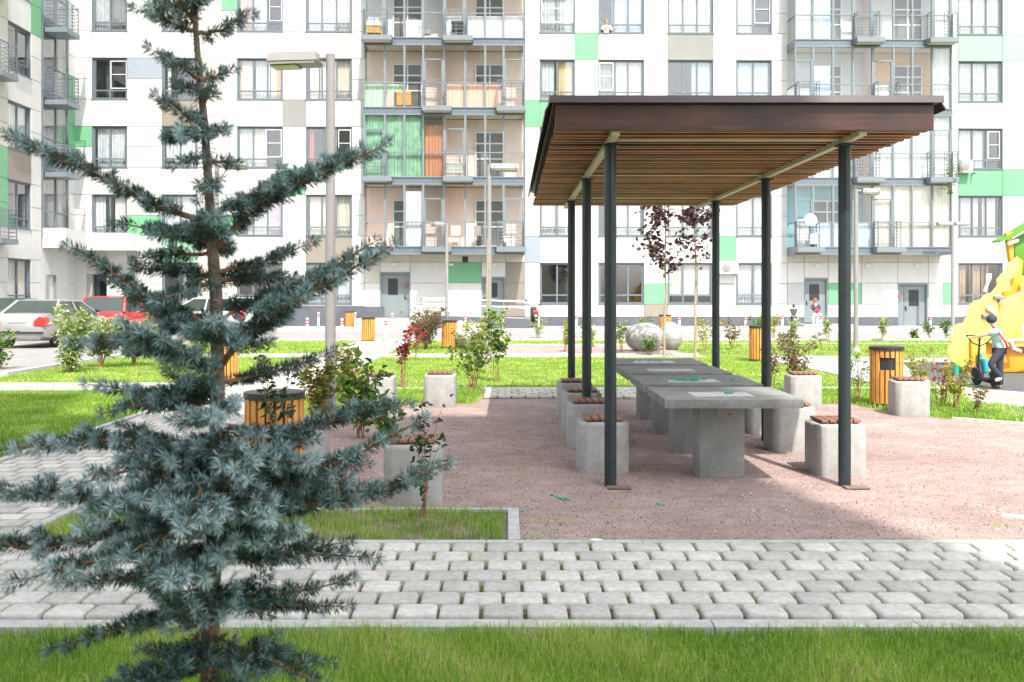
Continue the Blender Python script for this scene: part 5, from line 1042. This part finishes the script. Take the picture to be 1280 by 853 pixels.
# ------------------------------------------------------------ cars
def carmat(name, c): return mat(name, c, .25, var=.02, scale=1, coat=.6, metal=.25)
M['carglass'] = mat('car glass', (.03, .045, .04), .05, var=.2, scale=2, spec=.9); M['tyre'] = mat('tyre rubber', (.02, .02, .02), .85); M['rim'] = mat('wheel rim', (.45, .45, .46), .35, metal=.7)
M['tail'] = mat('tail lamp red', (.60, .02, .02), .2, coat=.5); M['plate'] = mat('number plate', (.7, .7, .68), .4)
def car(label, loc, rz, paint, kind='sedan', L_=4.5, W_=1.72, H_=1.42):
    t = thing('parked_car', label, 'car', loc, rz); hw = W_/2
    # y = 0 rear, y = L front. stations (y, half width, z low, z belt top, crown)
    hatch = kind != 'sedan'
    zb = 1.02 if not hatch else 1.0
    ST = [(0, .86, .34, zb-.12), (.06, .93, .26, zb-.02), (.35, .98, .22, zb), (.9, 1, .2, zb-.01), (2.0, 1, .19, zb-.04), (3.0, .99, .2, zb-.07), (3.4, .98, .2, zb-.1), (4.0, .95, .22, zb-.2), (4.38, .86, .28, zb-.3), (4.5, .7, .35, zb-.42)]
    b = MB(); prof = lambda h, z0, z1: [(-h*.80, z0), (-h*.96, z0+.10), (-h, z0+.28), (-h*.985, z1-.20), (-h*.93, z1-.03), (-h*.80, z1+.012), (0, z1+.03), (h*.80, z1+.012), (h*.93, z1-.03), (h*.985, z1-.20), (h, z0+.28), (h*.96, z0+.10), (h*.80, z0)]
    V = []; k = 13
    for y, f, z0, z1 in ST:
        for x, z in prof(hw*f, z0, z1): V.append((x, y*L_/4.5, z))
    Fs = []
    for i in range(len(ST)-1):
        for j in range(k): Fs.append((i*k+j, i*k+(j+1) % k, (i+1)*k+(j+1) % k, (i+1)*k+j))
    Fs += [tuple(range(k))[::-1], tuple(range((len(ST)-1)*k, len(ST)*k))]
    b.add(V, Fs); body = b.build('body', paint, t, smooth=40)
    # greenhouse
    if hatch: GS = [(.10, .80, zb-.02, 0), (.42, .70, H_-.06, 1), (1.2, .70, H_, 1), (2.1, .69, H_-.02, 1), (3.05, .80, zb-.05, 0)]
    else: GS = [(.55, .82, zb-.02, 0), (1.15, .66, H_-.03, 1), (1.7, .66, H_, 1), (2.4, .66, H_-.03, 1), (3.25, .82, zb-.08, 0)]
    y0, y1, y2, y3, y4 = [g[0] for g in GS]; wb_, wt = GS[0][1], GS[1][1]; zt = H_
    b = MB(); rf = [(-wt+.02, y1, H_-.04), (wt-.02, y1, H_-.04), (wt-.01, y2, H_-.03), (wt-.02, y3, H_-.05), (-wt+.02, y3, H_-.05), (-wt+.01, y2, H_-.03)]
    top = [(x*.8, y_+(.06 if y_ == y1 else -.06 if y_ == y3 else 0), z+.045) for x, y_, z in rf]
    b.add(rf+top, [(6, 7, 8, 9, 10, 11)]+[(i, (i+1) % 6, 6+(i+1) % 6, 6+i) for i in range(6)]+[(5, 4, 3, 2, 1, 0)]); 
    c = .035
    for s in (-1, 1):
        b.tube([(s*wb_, y0, zb-.03), (s*(wt-.015), y1, H_-.03)], .045, 6); b.tube([(s*(wt-.015), y3, H_-.04), (s*wb_, y4, zb-.08)], .035, 6)
        b.tube([(s*(wt-.01), y1, H_-.03), (s*(wt-.01), y3, H_-.05)], .03, 6); ym = (y2+y3)/2-.1; b.tube([(s*(wb_+.0), ym, zb-.04), (s*(wt-.01), ym-.05, H_-.04)], .03, 6)
    b.build('roof', paint, t, smooth=40)
    b = MB(); q = .012
    A = [(-wb_+.0, y0, zb-.05), (wb_, y0, zb-.05), (wt, y1, H_-.03), (-wt, y1, H_-.03)]; Fz = [(-wb_, y4, zb-.1), (wb_, y4, zb-.1), (wt, y3, H_-.05), (-wt, y3, H_-.05)]
    b.quad(A[0], A[1], A[2], A[3]); b.quad(Fz[1], Fz[0], Fz[3], Fz[2])
    b.add([A[0], Fz[0], Fz[3], A[3]], [(0, 1, 2, 3)]); b.add([A[1], Fz[1], Fz[2], A[2]], [(3, 2, 1, 0)]); b.build('windows', M['carglass'], t)
    for s in (-1, 1):
        for yy in (.82, 3.55):
            b = MB(); T_ = Matrix.Translation((s*(hw-.09), yy*L_/4.5, .31)) @ Matrix.Rotation(R(90), 4, 'Y'); b.lathe([(.19, -.10), (.30, -.10), (.315, -.06), (.315, .06), (.30, .10), (.19, .10)], 24, T=T_); wl = b.build('wheel', M['tyre'], t, smooth=40)
            b = MB(); b.lathe([(.02, -.104), (.19, -.085), (.19, .085), (.02, .104)], 16, T=T_); b.build('rim', M['rim'], wl, smooth=40)
        b = MB(); b.prism([(s*hw*.97, zb-.36), (s*hw*.97, zb-.12), (s*hw*.80, zb-.06), (s*hw*.60, zb-.20), (s*hw*.58, zb-.36)][::-s], -.035, .28, 'y'); b.build('tail_lamp', M['tail'], t, bevel=.03)
        b = MB(); b.ball((s*(hw+.10), 2.95*L_/4.5, zb+.05), (.09, .05, .07), 0, 8); b.build('mirror', M['black'], t, smooth=60)
    b = MB(); b.box(-.9*hw, .9*hw, -.045, .05, .44, .50); b.build('bumper_strip', M['black'], t, bevel=.01)
    b = MB(); b.box(-.27, .27, -.03, .0, zb-.24 if not hatch else .5+.08, zb-.13 if not hatch else .5+.19); b.build('number_plate', M['plate'], t)
    return t
car('silver sedan seen from behind, parked at the left edge', (GX(21, 27.9), 27.9, 0), R(-3), carmat('silver paint', (.30, .30, .29)))
car('red hatchback parked beyond the silver sedan', (GX(134, 33), 32.4, 0), R(-4), carmat('red paint car', (.50, .015, .02)), 'hatch', 4.1, 1.75, 1.5)
car('white car parked behind the spruce', (GX(310, 36), 36.6, 0), R(72), carmat('white paint car', (.75, .75, .74)), 'hatch', 4.1, 1.7, 1.45)
car('dark car parked behind the silver sedan, cut off by the left edge', (GX(-22, 34.5), 34.5, 0), R(-3), carmat('dark paint car', (.04, .045, .05)))
# motorcycle, seen from behind
g = G(670, 413); mc = thing('motorcycle', 'dark motorcycle with red tail lamp parked beside the ramp', 'motorcycle', g, R(4)); S_ = 1.0
for yy in (0, 1.3):
    b = MB(); b.lathe([(.22, -.07), (.30, -.07), (.33, 0), (.30, .07), (.22, .07)], 20, T=Matrix.Translation((0, yy+.3, .33)) @ Matrix.Rotation(R(90), 4, 'Y')); b.build('wheel', M['tyre'], mc, smooth=40)
b = MB(); b.prism([(.05, .6), (.2, .85), (.8, .80), (1.0, 1.0), (1.35, .95), (1.4, .6), (1.0, .35), (.5, .35)], -.13, .13, 'x'); b.build('body', M['black'], mc, bevel=.04, smooth=40)
b = MB(); b.prism([(-.05, .55), (.1, .82), (.5, .62), (.4, .45)], -.09, .09, 'x'); b.build('rear_fender', M['black'], mc, bevel=.02)
b = MB(); b.box(-.12, .12, -.0, .06, .72, .84); b.build('tail_lamp', M['tail'], mc, bevel=.02)
b = MB(); b.tube([(-.36, 1.0, 1.10), (-.1, 1.15, 1.05), (.1, 1.15, 1.05), (.36, 1.0, 1.10)], .018, 6); b.tube([(-.3, 1.1, 1.08), (-.34, 1.1, 1.25)], .01, 5); b.tube([(.3, 1.1, 1.08), (.34, 1.1, 1.25)], .01, 5); b.ball((-.35, 1.1, 1.28), (.07, .02, .05)); b.ball((.35, 1.1, 1.28), (.07, .02, .05)); b.build('handlebar', M['black'], mc, smooth=50)

# ------------------------------------------------------------ play structure
M['pyel'] = mat('yellow play panel', (.82, .60, .13), .5, var=.03, scale=2); M['porg'] = mat('orange play panel', (.78, .34, .03), .5, var=.04, scale=2); M['pgrn'] = mat('green play panel', (.09, .27, .02), .5, var=.04); M['rope'] = mat('pale rope', (.55, .50, .44), .8)
YP = 19.5
ps = thing('play_structure', 'yellow rock-shaped play structure with orange wall and green hut at the right edge', 'play structure', (GX(1240, YP), YP, 0)); O2 = Vector(ps.location)
def pp(pts, y0, y1, m, name, bev=.02, Yr=YP): Yr = YP+max(y0, -.2); b = MB(); b.prism([((px-CX)*Yr/F-O2.x, CH+(CY-py)*Yr/F) for px, py in pts], y0, y1, 'y'); return b.build(name, M[m], ps, bevel=bev, smooth=30)
left = [(1189, 452), (1184, 440), (1186.5, 433), (1191, 430), (1187, 424), (1188, 419), (1194, 416), (1192, 409), (1198, 405), (1205, 404), (1207, 398), (1213, 393), (1209, 388), (1213, 381), (1219, 376), (1226, 375), (1231, 369), (1240, 366), (1247, 357), (1246, 350), (1252, 343), (1259, 337), (1262, 329), (1270, 323), (1274.5, 326), (1276, 334), (1274, 343), (1263, 350), (1263, 357), (1266, 362), (1253, 366), (1246, 375), (1249, 388), (1252, 400), (1240, 412), (1222, 424), (1218, 440), (1213, 454), (1203, 460), (1196, 456)]
pp(left, -.06, .0, 'pyel', 'rock_panel')
pp([(1222, 424), (1240, 412), (1252, 400), (1249, 383), (1253, 374), (1265, 369), (1277, 366), (1276, 357), (1283, 350), (1330, 335), (1400, 340), (1400, 432), (1262, 434), (1240, 430)], .02, .10, 'pyel', 'rock_panel')
pp([(1246, 375), (1245, 364), (1262, 349), (1258, 340), (1262, 328), (1271, 321), (1279, 326), (1277, 345), (1282, 352), (1273, 366), (1256, 372)], .12, .16, 'porg', 'shade_panel', .005)
pp([(1215, 425), (1240, 415), (1400, 415), (1400, 465.5), (1225, 465.5), (1217, 460)], .18, .8, 'porg', 'back_wall')
pp([(1222, 424), (1232, 424), (1233, 465), (1222, 465)], .02, .17, 'pyel', 'edge_strip', .004)
pp([(1214, 424), (1221.5, 424), (1221.5, 466), (1215.5, 466)], -.14, -.065, 'porg', 'post', .004)
pp([(1195, 455), (1213, 452), (1218, 462), (1204, 463)], .02, .12, 'porg', 'foot_panel', .005)
for px in (1219, 1189.5):
    b = MB(); x_ = (px-CX)*YP/F-O2.x; b.tube([(x_, -.2, 0), (x_, -.2, .42 if px > 1200 else .2)], .05, 10); b.build('green_foot', M['green'], ps, smooth=50)
b = MB(); yr = 21.0
def q3(px, py, d=0): Y_ = yr+d; return ((px-CX)*Y_/F-O2.x, Y_-O2.y, ZZ(py, Y_))
pp2 = lambda pts, y0, y1, m, name, bev=.01: pp(pts, y0, y1, m, name, bev)
pp2([(1258, 291), (1266, 290), (1268, 325), (1263, 328)], .5, .62, 'porg', 'hut_post')
pp2([(1267, 300), (1279, 293), (1400, 230), (1400, 345), (1276, 345), (1270, 330)], .65, .75, 'pgrn', 'hut_wall')
pp2([(1250, 303), (1251, 300.5), (1278, 284.5), (1400, 215), (1400, 220), (1280, 289), (1262, 299)], .42, .78, 'pgrn', 'hut_roof', 0)
pp2([(1260, 303), (1273, 299), (1274, 302), (1261, 307)], .42, .48, 'wpanel', 'white_board', .004)
pp2([(1234, 342), (1238, 341), (1240, 348), (1234, 355), (1236, 362), (1231, 366), (1229.5, 360), (1233, 352)], -.14, -.1, 'wpanel', 'white_fish_board', .01) if False else pp2([(1233, 343), (1240, 342), (1239, 350), (1236, 356), (1233, 366), (1229.5, 364), (1233, 355)], .02, .06, 'wpanel', 'white_fish_board', .008)
pp2([(1242.5, 369.5), (1252, 368), (1256, 371), (1260, 371), (1259, 374), (1247, 374), (1243, 373)], -.12, -.07, 'lamp', 'climbing_hold', .01); pp2([(1228, 392), (1238, 393), (1240, 399), (1232, 398), (1229, 396)], -.12, -.07, 'lamp', 'climbing_hold', .01); pp2([(1234, 383), (1237, 382), (1246, 389), (1244, 393), (1235, 388)], -.14, -.07, 'wpanel', 'climbing_hold', .01)
b = MB(); b.tube([q3(1262, 425, -1.7), q3(1266, 436, -1.7), q3(1276, 440, -1.7), q3(1290, 438, -1.7), q3(1310, 432, -1.7)], .05, 8); b.tube([q3(1258, 427, -1.7), q3(1280, 425, -1.7), q3(1277, 408, -1.7), q3(1300, 408, -1.7)], .04, 8); b.build('rope_rail', M['rope'], ps, smooth=50)

# ------------------------------------------------------------ people
skin = mat('skin', (.55, .33, .24), .55, var=.05); skin.node_tree.nodes['Principled BSDF'].inputs['Subsurface Weight'].default_value = .1
hairD = mat('dark hair', (.035, .024, .018), .6); hairR = mat('auburn hair', (.24, .09, .04), .6); navy = mat('navy cloth', (.025, .032, .055), .85, var=.2, scale=30, bump=.3, bscale=20); teal = mat('pale teal cotton', (.32, .50, .51), .85, var=.08, scale=20, bump=.4, bscale=15)
denim = mat('light denim', (.45, .55, .65), .85, scale=12, c2=(.68, .74, .80)); greyt = mat('slate cloth', (.06, .065, .09), .85, var=.15); whitec = mat('white cloth', (.7, .7, .7), .85, var=.05); redc = mat('red cloth', (.6, .03, .04), .85, var=.1); capm = mat('cap cloth', (.03, .04, .06), .8, var=.2, scale=20)
def skinned(name, verts, edges, radii, m, parent, sub=2, extra=None):
    me = bpy.data.meshes.new(name+'_s'); me.from_pydata([tuple(v) for v in verts], edges, []); o = bpy.data.objects.new(name, me); COL.objects.link(o)
    md = o.modifiers.new('s', 'SKIN'); sk = me.skin_vertices[0].data if len(me.skin_vertices) else None
    if sk is None:
        bm = bmesh.new(); bm.from_mesh(me); bm.verts.layers.skin.verify(); bm.to_mesh(me); bm.free(); sk = me.skin_vertices[0].data
    for i, r in enumerate(radii): sk[i].radius = (r, r) if not hasattr(r, '__len__') else r
    sk[0].use_root = True; ms = o.modifiers.new('u', 'SUBSURF'); ms.levels = sub; ms.render_levels = sub
    dg = bpy.context.evaluated_depsgraph_get(); nm = bpy.data.meshes.new_from_object(o.evaluated_get(dg)); o.modifiers.clear(); o.data = nm; nm.name = name
    nm.materials.clear(); nm.materials.append(m); nm.shade_smooth(); o.parent = parent; return o
def person(label, loc, rz, H, J, cloth, hair='short', hcol=None, group=None):
    """J: joints in units of the body height; keys pel chest neck head and per side sh el wr hand hip kn an toe"""
    t = thing('person', label, 'person', loc, rz, group); s = H
    V = []; E = []; Rr = []
    def add(p, r, par=None):
        V.append(Vector(p)*s); Rr.append(r*s if not hasattr(r, '__len__') else (r[0]*s, r[1]*s)); i = len(V)-1
        if par is not None: E.append((par, i))
        return i
    pel = add(J['pel'], (.062, .050)); ab = add(Vector(J['pel']).lerp(Vector(J['chest']), .5), (.060, .046), pel); ch = add(J['chest'], (.082, .056), ab); nk = add(J['neck'], .032, ch)
    hd = Vector(J['head']); nkv = Vector(J['neck']); h1 = add(nkv.lerp(hd, .35), .030, nk); h2 = add(hd+Vector((0, -.0, -.02)), (.046, .050), h1); h3 = add(hd+Vector((0, 0, .035)), (.048, .054), h2)
    f = Vector(J.get('face', (0, -1, 0)))
    n1 = add(hd+f*.05+Vector((0, 0, -.012)), .012, h2)
    for sd_ in ('L', 'R'):
        sh = add(J['sh'+sd_], .036, ch); e = add(J['el'+sd_], .024, sh); w_ = add(J['wr'+sd_], .016, e); hn = add(J['ha'+sd_], (.020, .012), w_)
        dirn = (Vector(J['ha'+sd_])-Vector(J['wr'+sd_])).normalized(); a = dirn.cross(Vector((0, 0, 1))); a = a.normalized() if a.length > .1 else Vector((1, 0, 0)); up = a.cross(dirn)
        for k in range(4):
            f1 = add(Vector(J['ha'+sd_])+dirn*.022+a*(k-1.5)*.011, .0052, hn); add(V[f1]/s+dirn*(.018-.003*abs(k-1.3))-up*.010, .0045, f1)
        th = add(Vector(J['ha'+sd_])+a*.018-dirn*.004, .0058, w_); add(V[th]/s+dirn*.020-up*.006, .005, th)
        hp = add(J['hip'+sd_], .052, pel); k_ = add(J['kn'+sd_], .034, hp); an = add(J['an'+sd_], .020, k_); add(J['toe'+sd_], .018, an)
    skinned('body', V, E, Rr, skin, t)
    def garment(name, chain_list, m):
        V2 = []; E2 = []; R2 = []
        for chain in chain_list:
            prev = None
            for (p, r) in chain:
                p = Vector(p)*s; idx = None
                for i, q in enumerate(V2):
                    if (q-p).length < 1e-6: idx = i
                if idx is None: V2.append(p); R2.append((r[0]*s, r[1]*s) if hasattr(r, '__len__') else r*s); idx = len(V2)-1
                if prev is not None: E2.append((prev, idx))
                prev = idx
        return skinned(name, V2, E2, R2, m, t)
    cloth(garment, J)
    def at_(p): return tuple(Vector(p)*s)
    # face details and hair
    b = MB(); side = f.cross(Vector((0, 0, 1))).normalized()
    for q in (-1, 1): b.ball(at_(hd+f*.047+side*q*.019+Vector((0, 0, .005))), .006*s, 0, 5)
    b.build('eyes', hairD, t); b = MB(); b.ball(at_(hd+f*.047+Vector((0, 0, -.034))), (.014*s, .006*s, .004*s), 0, 5); b.build('mouth', redc, t)
    b = MB()
    for q in (-1, 1): b.ball(at_(hd+side*q*.048+Vector((0, 0, -.002))), (.009*s, .013*s, .018*s), 0, 6)
    b.build('ears', skin, t, smooth=60)
    b = MB(); c = hd-f*.010+Vector((0, 0, .022)); b.ball(at_(c), (.056*s, .062*s, .054*s), 0, 9)
    if hair == 'long':
        b.ball(at_(hd-f*.035+Vector((0, 0, -.03))), (.045*s, .03*s, .075*s), 0, 8); b.ball(at_(hd-f*.02+side*.045+Vector((0, 0, -.05))), (.014*s, .02*s, .06*s), 0, 7); b.ball(at_(hd-f*.02-side*.045+Vector((0, 0, -.05))), (.014*s, .02*s, .06*s), 0, 7)
    b.build('hair', hcol or hairD, t, smooth=60)
    return t
V3 = Vector
def lerp(a, b_, u): return tuple(V3(a).lerp(V3(b_), u))
# boy with scooter: faces away and to the left
J = dict(pel=(.02, 0, .52), chest=(-.02, 0, .72), neck=(-.045, 0, .83), head=(-.075, .01, .915), face=(-.85, .5, 0),
   shL=(-.06, -.11, .785), elL=(-.20, -.06, .72), wrL=(-.33, .02, .685), haL=(-.38, .04, .68), shR=(.01, .11, .785), elR=(.11, .10, .66), wrR=(.10, .02, .56), haR=(.09, -.01, .52),
   hipL=(.0, -.06, .50), knL=(-.12, -.08, .33), anL=(.03, -.06, .16), toeL=(-.06, -.07, .12), hipR=(.04, .05, .50), knR=(.045, .05, .27), anR=(.055, .04, .045), toeR=(-.03, .05, .015))
def cl(garment, J):
    garment('trousers', [[((.02, 0, .575), (.088, .068)), (J['hipL'], .060), (lerp(J['hipL'], J['knL'], .5), .056), (J['knL'], .046), (J['anL'], .033)], [((.02, 0, .575), .08), (J['hipR'], .062), (lerp(J['hipR'], J['knR'], .5), .055), (J['knR'], .046), (J['anR'], .036)]], navy)
    garment('t_shirt', [[((.022, 0, .475), (.096, .082)), ((0, 0, .63), (.084, .068)), (J['chest'], (.094, .07)), ((-.04, 0, .81), (.05, .05))], [(J['chest'], .09), (J['shL'], .046), (lerp(J['shL'], J['elL'], .6), .040)], [(J['chest'], .09), (J['shR'], .046), (lerp(J['shR'], J['elR'], .6), .040)]], teal)
    garment('shoes', [[(J['anL'], .028), (J['toeL'], .024)]], whitec); garment('shoes', [[(J['anR'], .028), (J['toeR'], .024)]], hairD)
gb = G(1247, 487); bh = 1.28
boy = person('boy in navy cap, pale teal t-shirt and dark trousers holding a kick scooter', (gb[0], gb[1], 0), R(-8), bh, J, cl)
b = MB(); hd = V3(J['head'])*bh; b.ball(tuple(hd+V3((.005, -.005, .030))), (.088, .088, .080), 0, 10); b.prism([(hd.x+.05+.10*math.cos(a), hd.y+.0+.055*math.sin(a)) for a in np.linspace(-1.9, 1.9, 9)], hd.z+.012, hd.z+.022, 'z', 0, Matrix.Translation((-.16, .05, .02)) ); b.build('cap', capm, boy, smooth=60)
b = MB(); b.tube([tuple(V3(p)*bh) for p in ((-.08, -.085, .84), (-.02, -.135, .74), (.07, -.10, .62), (.11, -.03, .55))], .016, 6); b.build('shoulder_strap', redc, boy, smooth=60)
# kick scooter
sx = thing('kick_scooter', 'black and teal kick scooter with small air tyres held by the boy', 'scooter', (0, 0, 0)); tb = mat('teal plastic', (.03, .30, .42), .4, var=.1)
def WP(px, py, Y): return V3((GX(px, Y), Y, ZZ(py, Y)))
rw = WP(1244, 475.5, 16.5); fw = WP(1221, 472, 17.1); hb = WP(1231, 424, 17.0); sx.location = (rw.x, rw.y, 0); o3 = V3(sx.location)
ax = (fw-rw).normalized(); ang = math.atan2(ax.y, ax.x)
def wheel(c, r): 
    T_ = Matrix.Translation(c-o3) @ Matrix.Rotation(ang, 4, 'Z') @ Matrix.Rotation(R(90), 4, 'X'); b = MB(); b.lathe([(r*.68, -.025), (r*.95, -.025), (r, 0), (r*.95, .025), (r*.68, .025)], 24, T=T_); wo = b.build('wheel', M['tyre'], sx, smooth=40)
    b = MB(); b.lathe([(.02, -.02), (r*.68, -.012), (r*.68, .012), (.02, .02)], 16, T=T_); b.build('rim', M['lamp'], wo, smooth=40)
wheel(V3((rw.x, rw.y, .15)), .15); wheel(V3((fw.x, fw.y, .15)), .15)
b = MB(); b.tube([tuple(p-o3) for p in (V3((rw.x, rw.y, .17)), rw.lerp(fw, .3).xy.to_3d()+V3((0, 0, .12)), rw.lerp(fw, .72).xy.to_3d()+V3((0, 0, .12)), V3((fw.x, fw.y, .42))-ax*.09)], [.03, .05, .05, .03], 8); b.build('deck', M['black'], sx, smooth=50)
b = MB(); b.tube([tuple(p-o3) for p in (V3((fw.x, fw.y, .15)), V3((fw.x, fw.y, .40))-ax*.05, V3((fw.x, fw.y, .84))-ax*.10)], .02, 8); b.build('stem', M['black'], sx, smooth=50)
side = V3((-ax.y, ax.x, 0)); top = V3((fw.x, fw.y, .84))-ax*.10
b = MB(); b.tube([tuple(p-o3) for p in (top+side*-.24+V3((0, 0, .05)), top+side*-.14+V3((0, 0, -.08)), top-V3((0, 0, .14)), top+side*.14+V3((0, 0, -.08)), top+side*.24+V3((0, 0, .05)))], .014, 7); b.tube([tuple(p-o3) for p in (top+side*-.24+V3((0, 0, .05)), top+side*.24+V3((0, 0, .05)))], .013, 7); b.build('handlebar', M['black'], sx, smooth=50)
for c in (rw, fw):
    b = MB(); vs = []
    for k in range(9):
        a = R(20+k*17); p = V3((c.x, c.y, .15))+ax*math.cos(a)*.175+V3((0, 0, math.sin(a)*.175)); vs += [tuple(p-side*.035-o3), tuple(p+side*.035-o3)]
    b.add(vs, [(2*k, 2*k+1, 2*k+3, 2*k+2) for k in range(8)]); f_ = b.build('fender', tb, sx); md = f_.modifiers.new('t', 'SOLIDIFY'); md.thickness = .012
b = MB(); b.box(-.10, .10, -.05, .05, 0, .26, 0, Matrix.Translation(V3((fw.x, fw.y, .22))-ax*.12-side*.07-o3) @ Matrix.Rotation(ang, 4, 'Z')); b.build('bag', tb, sx, bevel=.04, smooth=40)
# girl with crossed arms, facing the camera
ST = dict(pel=(0, 0, .52), chest=(0, 0, .72), neck=(0, 0, .83), head=(0, -.01, .915), face=(0, -1, 0), shL=(-.105, 0, .79), elL=(-.125, -.05, .65), wrL=(-.04, -.11, .74), haL=(-.03, -.10, .80), shR=(.105, 0, .79), elR=(.13, -.04, .64), wrR=(.02, -.11, .62), haR=(-.04, -.12, .63),
   hipL=(-.055, 0, .50), knL=(-.065, -.01, .28), anL=(-.05, 0, .045), toeL=(-.07, -.09, .015), hipR=(.055, 0, .50), knR=(.06, -.01, .28), anR=(.06, 0, .045), toeR=(.08, -.09, .015))
def cl2(garment, J):
    garment('jeans', [[((0, 0, .52), (.085, .065)), (J['hipL'], .056), (J['knL'], .038), (J['anL'], .027)], [((0, 0, .52), .08), (J['hipR'], .056), (J['knR'], .038), (J['anR'], .027)]], denim)
    garment('jumper', [[((0, 0, .57), (.078, .06)), (J['chest'], (.09, .066)), ((0, 0, .81), .045)], [(J['chest'], .08), (J['shL'], .044), (J['elL'], .034), (J['wrL'], .026)], [(J['chest'], .08), (J['shR'], .044), (J['elR'], .034), (J['wrR'], .026)]], greyt)
    garment('red_bundle', [[((-.03, -.10, .70), .035), ((.02, -.10, .63), .045), ((.05, -.09, .55), .035)]], redc); garment('scarf', [[((0, -.055, .80), .035), ((0, -.075, .74), .04)]], whitec); garment('shoes', [[(J['anL'], .026), (J['toeL'], .024)]], whitec); garment('shoes', [[(J['anR'], .026), (J['toeR'], .024)]], whitec)
gg = G(1019, 414.5); girl = person('girl with auburn hair and sunglasses in light jeans standing on the pavement holding something red', (gg[0], gg[1], .0), R(5), 1.42, ST, cl2, 'long', hairR)
b = MB(); hz = V3(ST['head'])*1.42; [b.ball((hz.x+q*.028, hz.y-.075, hz.z+.008), (.024, .008, .018), 0, 6) for q in (-1, 1)]; b.box(hz.x-.07, hz.x+.07, hz.y-.078, hz.y-.072, hz.z+.012, hz.z+.020); b.build('sunglasses', M['black'], girl)
# boy with ball
J3 = dict(ST); J3.update(face=(0, 1, 0), elL=(-.24, 0, .74), wrL=(-.36, -.02, .68), haL=(-.41, -.02, .66), elR=(.14, .0, .66), wrR=(.15, -.02, .55), haR=(.15, -.02, .50), knL=(-.07, -.06, .29), anL=(-.06, .10, .16), toeL=(-.06, .06, .09), anR=(.07, .02, .045), toeR=(.08, .10, .015))
def cl3(garment, J):
    garment('shorts', [[((0, 0, .52), (.085, .065)), (J['hipL'], .060), (lerp(J['hipL'], J['knL'], .8), .050)], [((0, 0, .52), .08), (J['hipR'], .060), (lerp(J['hipR'], J['knR'], .8), .050)]], navy)
    garment('t_shirt', [[((0, 0, .54), (.086, .066)), (J['chest'], (.094, .07)), ((0, 0, .81), .05)], [(J['chest'], .08), (J['shL'], .046), (lerp(J['shL'], J['elL'], .5), .038)], [(J['chest'], .08), (J['shR'], .046), (lerp(J['shR'], J['elR'], .5), .038)]], greyt)
    garment('shoes', [[(J['anR'], .026), (J['toeR'], .024)]], whitec); garment('shoes', [[(J['anL'], .026), (J['toeL'], .024)]], whitec)
g3 = G(992, 414); person('boy in dark t-shirt and shorts kicking a ball, one hand on a bollard', (g3[0], g3[1], 0), R(0), 1.14, J3, cl3)
g4 = G(988, 415.5); b = MB(); b.ball((0, 0, 0), .11, 0, 12)
bm4 = mat('ball panels', (.9, .7, .05), .4, scale=6, detail=0); ramp_stops(bm4, [(0, (.8, .6, .02)), (.42, (.8, .6, .02)), (.43, (.75, .75, .75)), (.6, (.7, .72, .75)), (.61, (.04, .15, .5))]); o = b.build('ball', bm4, None, smooth=60); o.location = (g4[0], g4[1], .11); tag(o, 'yellow, white and blue football at the feet of the boy', 'ball')
# person leaning out of a top window
def FWp(px, py, d): return FW(px, py, d)
J5 = dict(ST); 
pw_ = FW(758, 27, -.10)
J5.update(haL=(.06, -.17, .70), wrL=(.02, -.17, .695), elL=(-.11, -.12, .66), haR=(-.06, -.19, .70), wrR=(-.02, -.19, .70), elR=(.13, -.12, .66))
def cl5(garment, J): garment('top', [[((0, 0, .52), (.08, .06)), (J['chest'], (.09, .066)), ((0, 0, .80), .05)], [(J['chest'], .08), (J['shL'], .044), (J['elL'], .034)], [(J['chest'], .08), (J['shR'], .044), (J['elR'], .034)]], whitec)
person('person in a white top leaning at an open upper window above the pavilion', (pw_.x, pw_.y, pw_.z-1.52), AN, 1.65, J5, cl5, 'short', hairR)

# ------------------------------------------------------------ building across the yard, behind the camera, that shades the foreground
M['behind'] = mat('opposite facade', (.62, .60, .56), .7, scale=.2, c2=(.72, .71, .68))
ob = thing('neighbouring_building', 'tall pale apartment block behind the viewer that shades the front of the yard', 'building', (-20, -14, 0))
b = MB(); b.box(4, 27.75, -8, 2, 0, 35.4); b.build('wall', M['behind'], ob)
b = MB(); b.box(4.1, 20.6, -7.9, 1.99, 35.4, 39.2); b.build('penthouse', M['behind'], ob)
b = MB(); b.box(0, 1.6, 0, .04, 0, 1.7); w0 = b.build('window', M['carglass'], ob); k = 0
for f_ in range(10):
    for c in range(4):
        o = w0 if k == 0 else w0.copy()
        if k: COL.objects.link(o); o.parent = ob
        o.location = (6+c*5.6, 2.0, 1.2+f_*3.4); k += 1
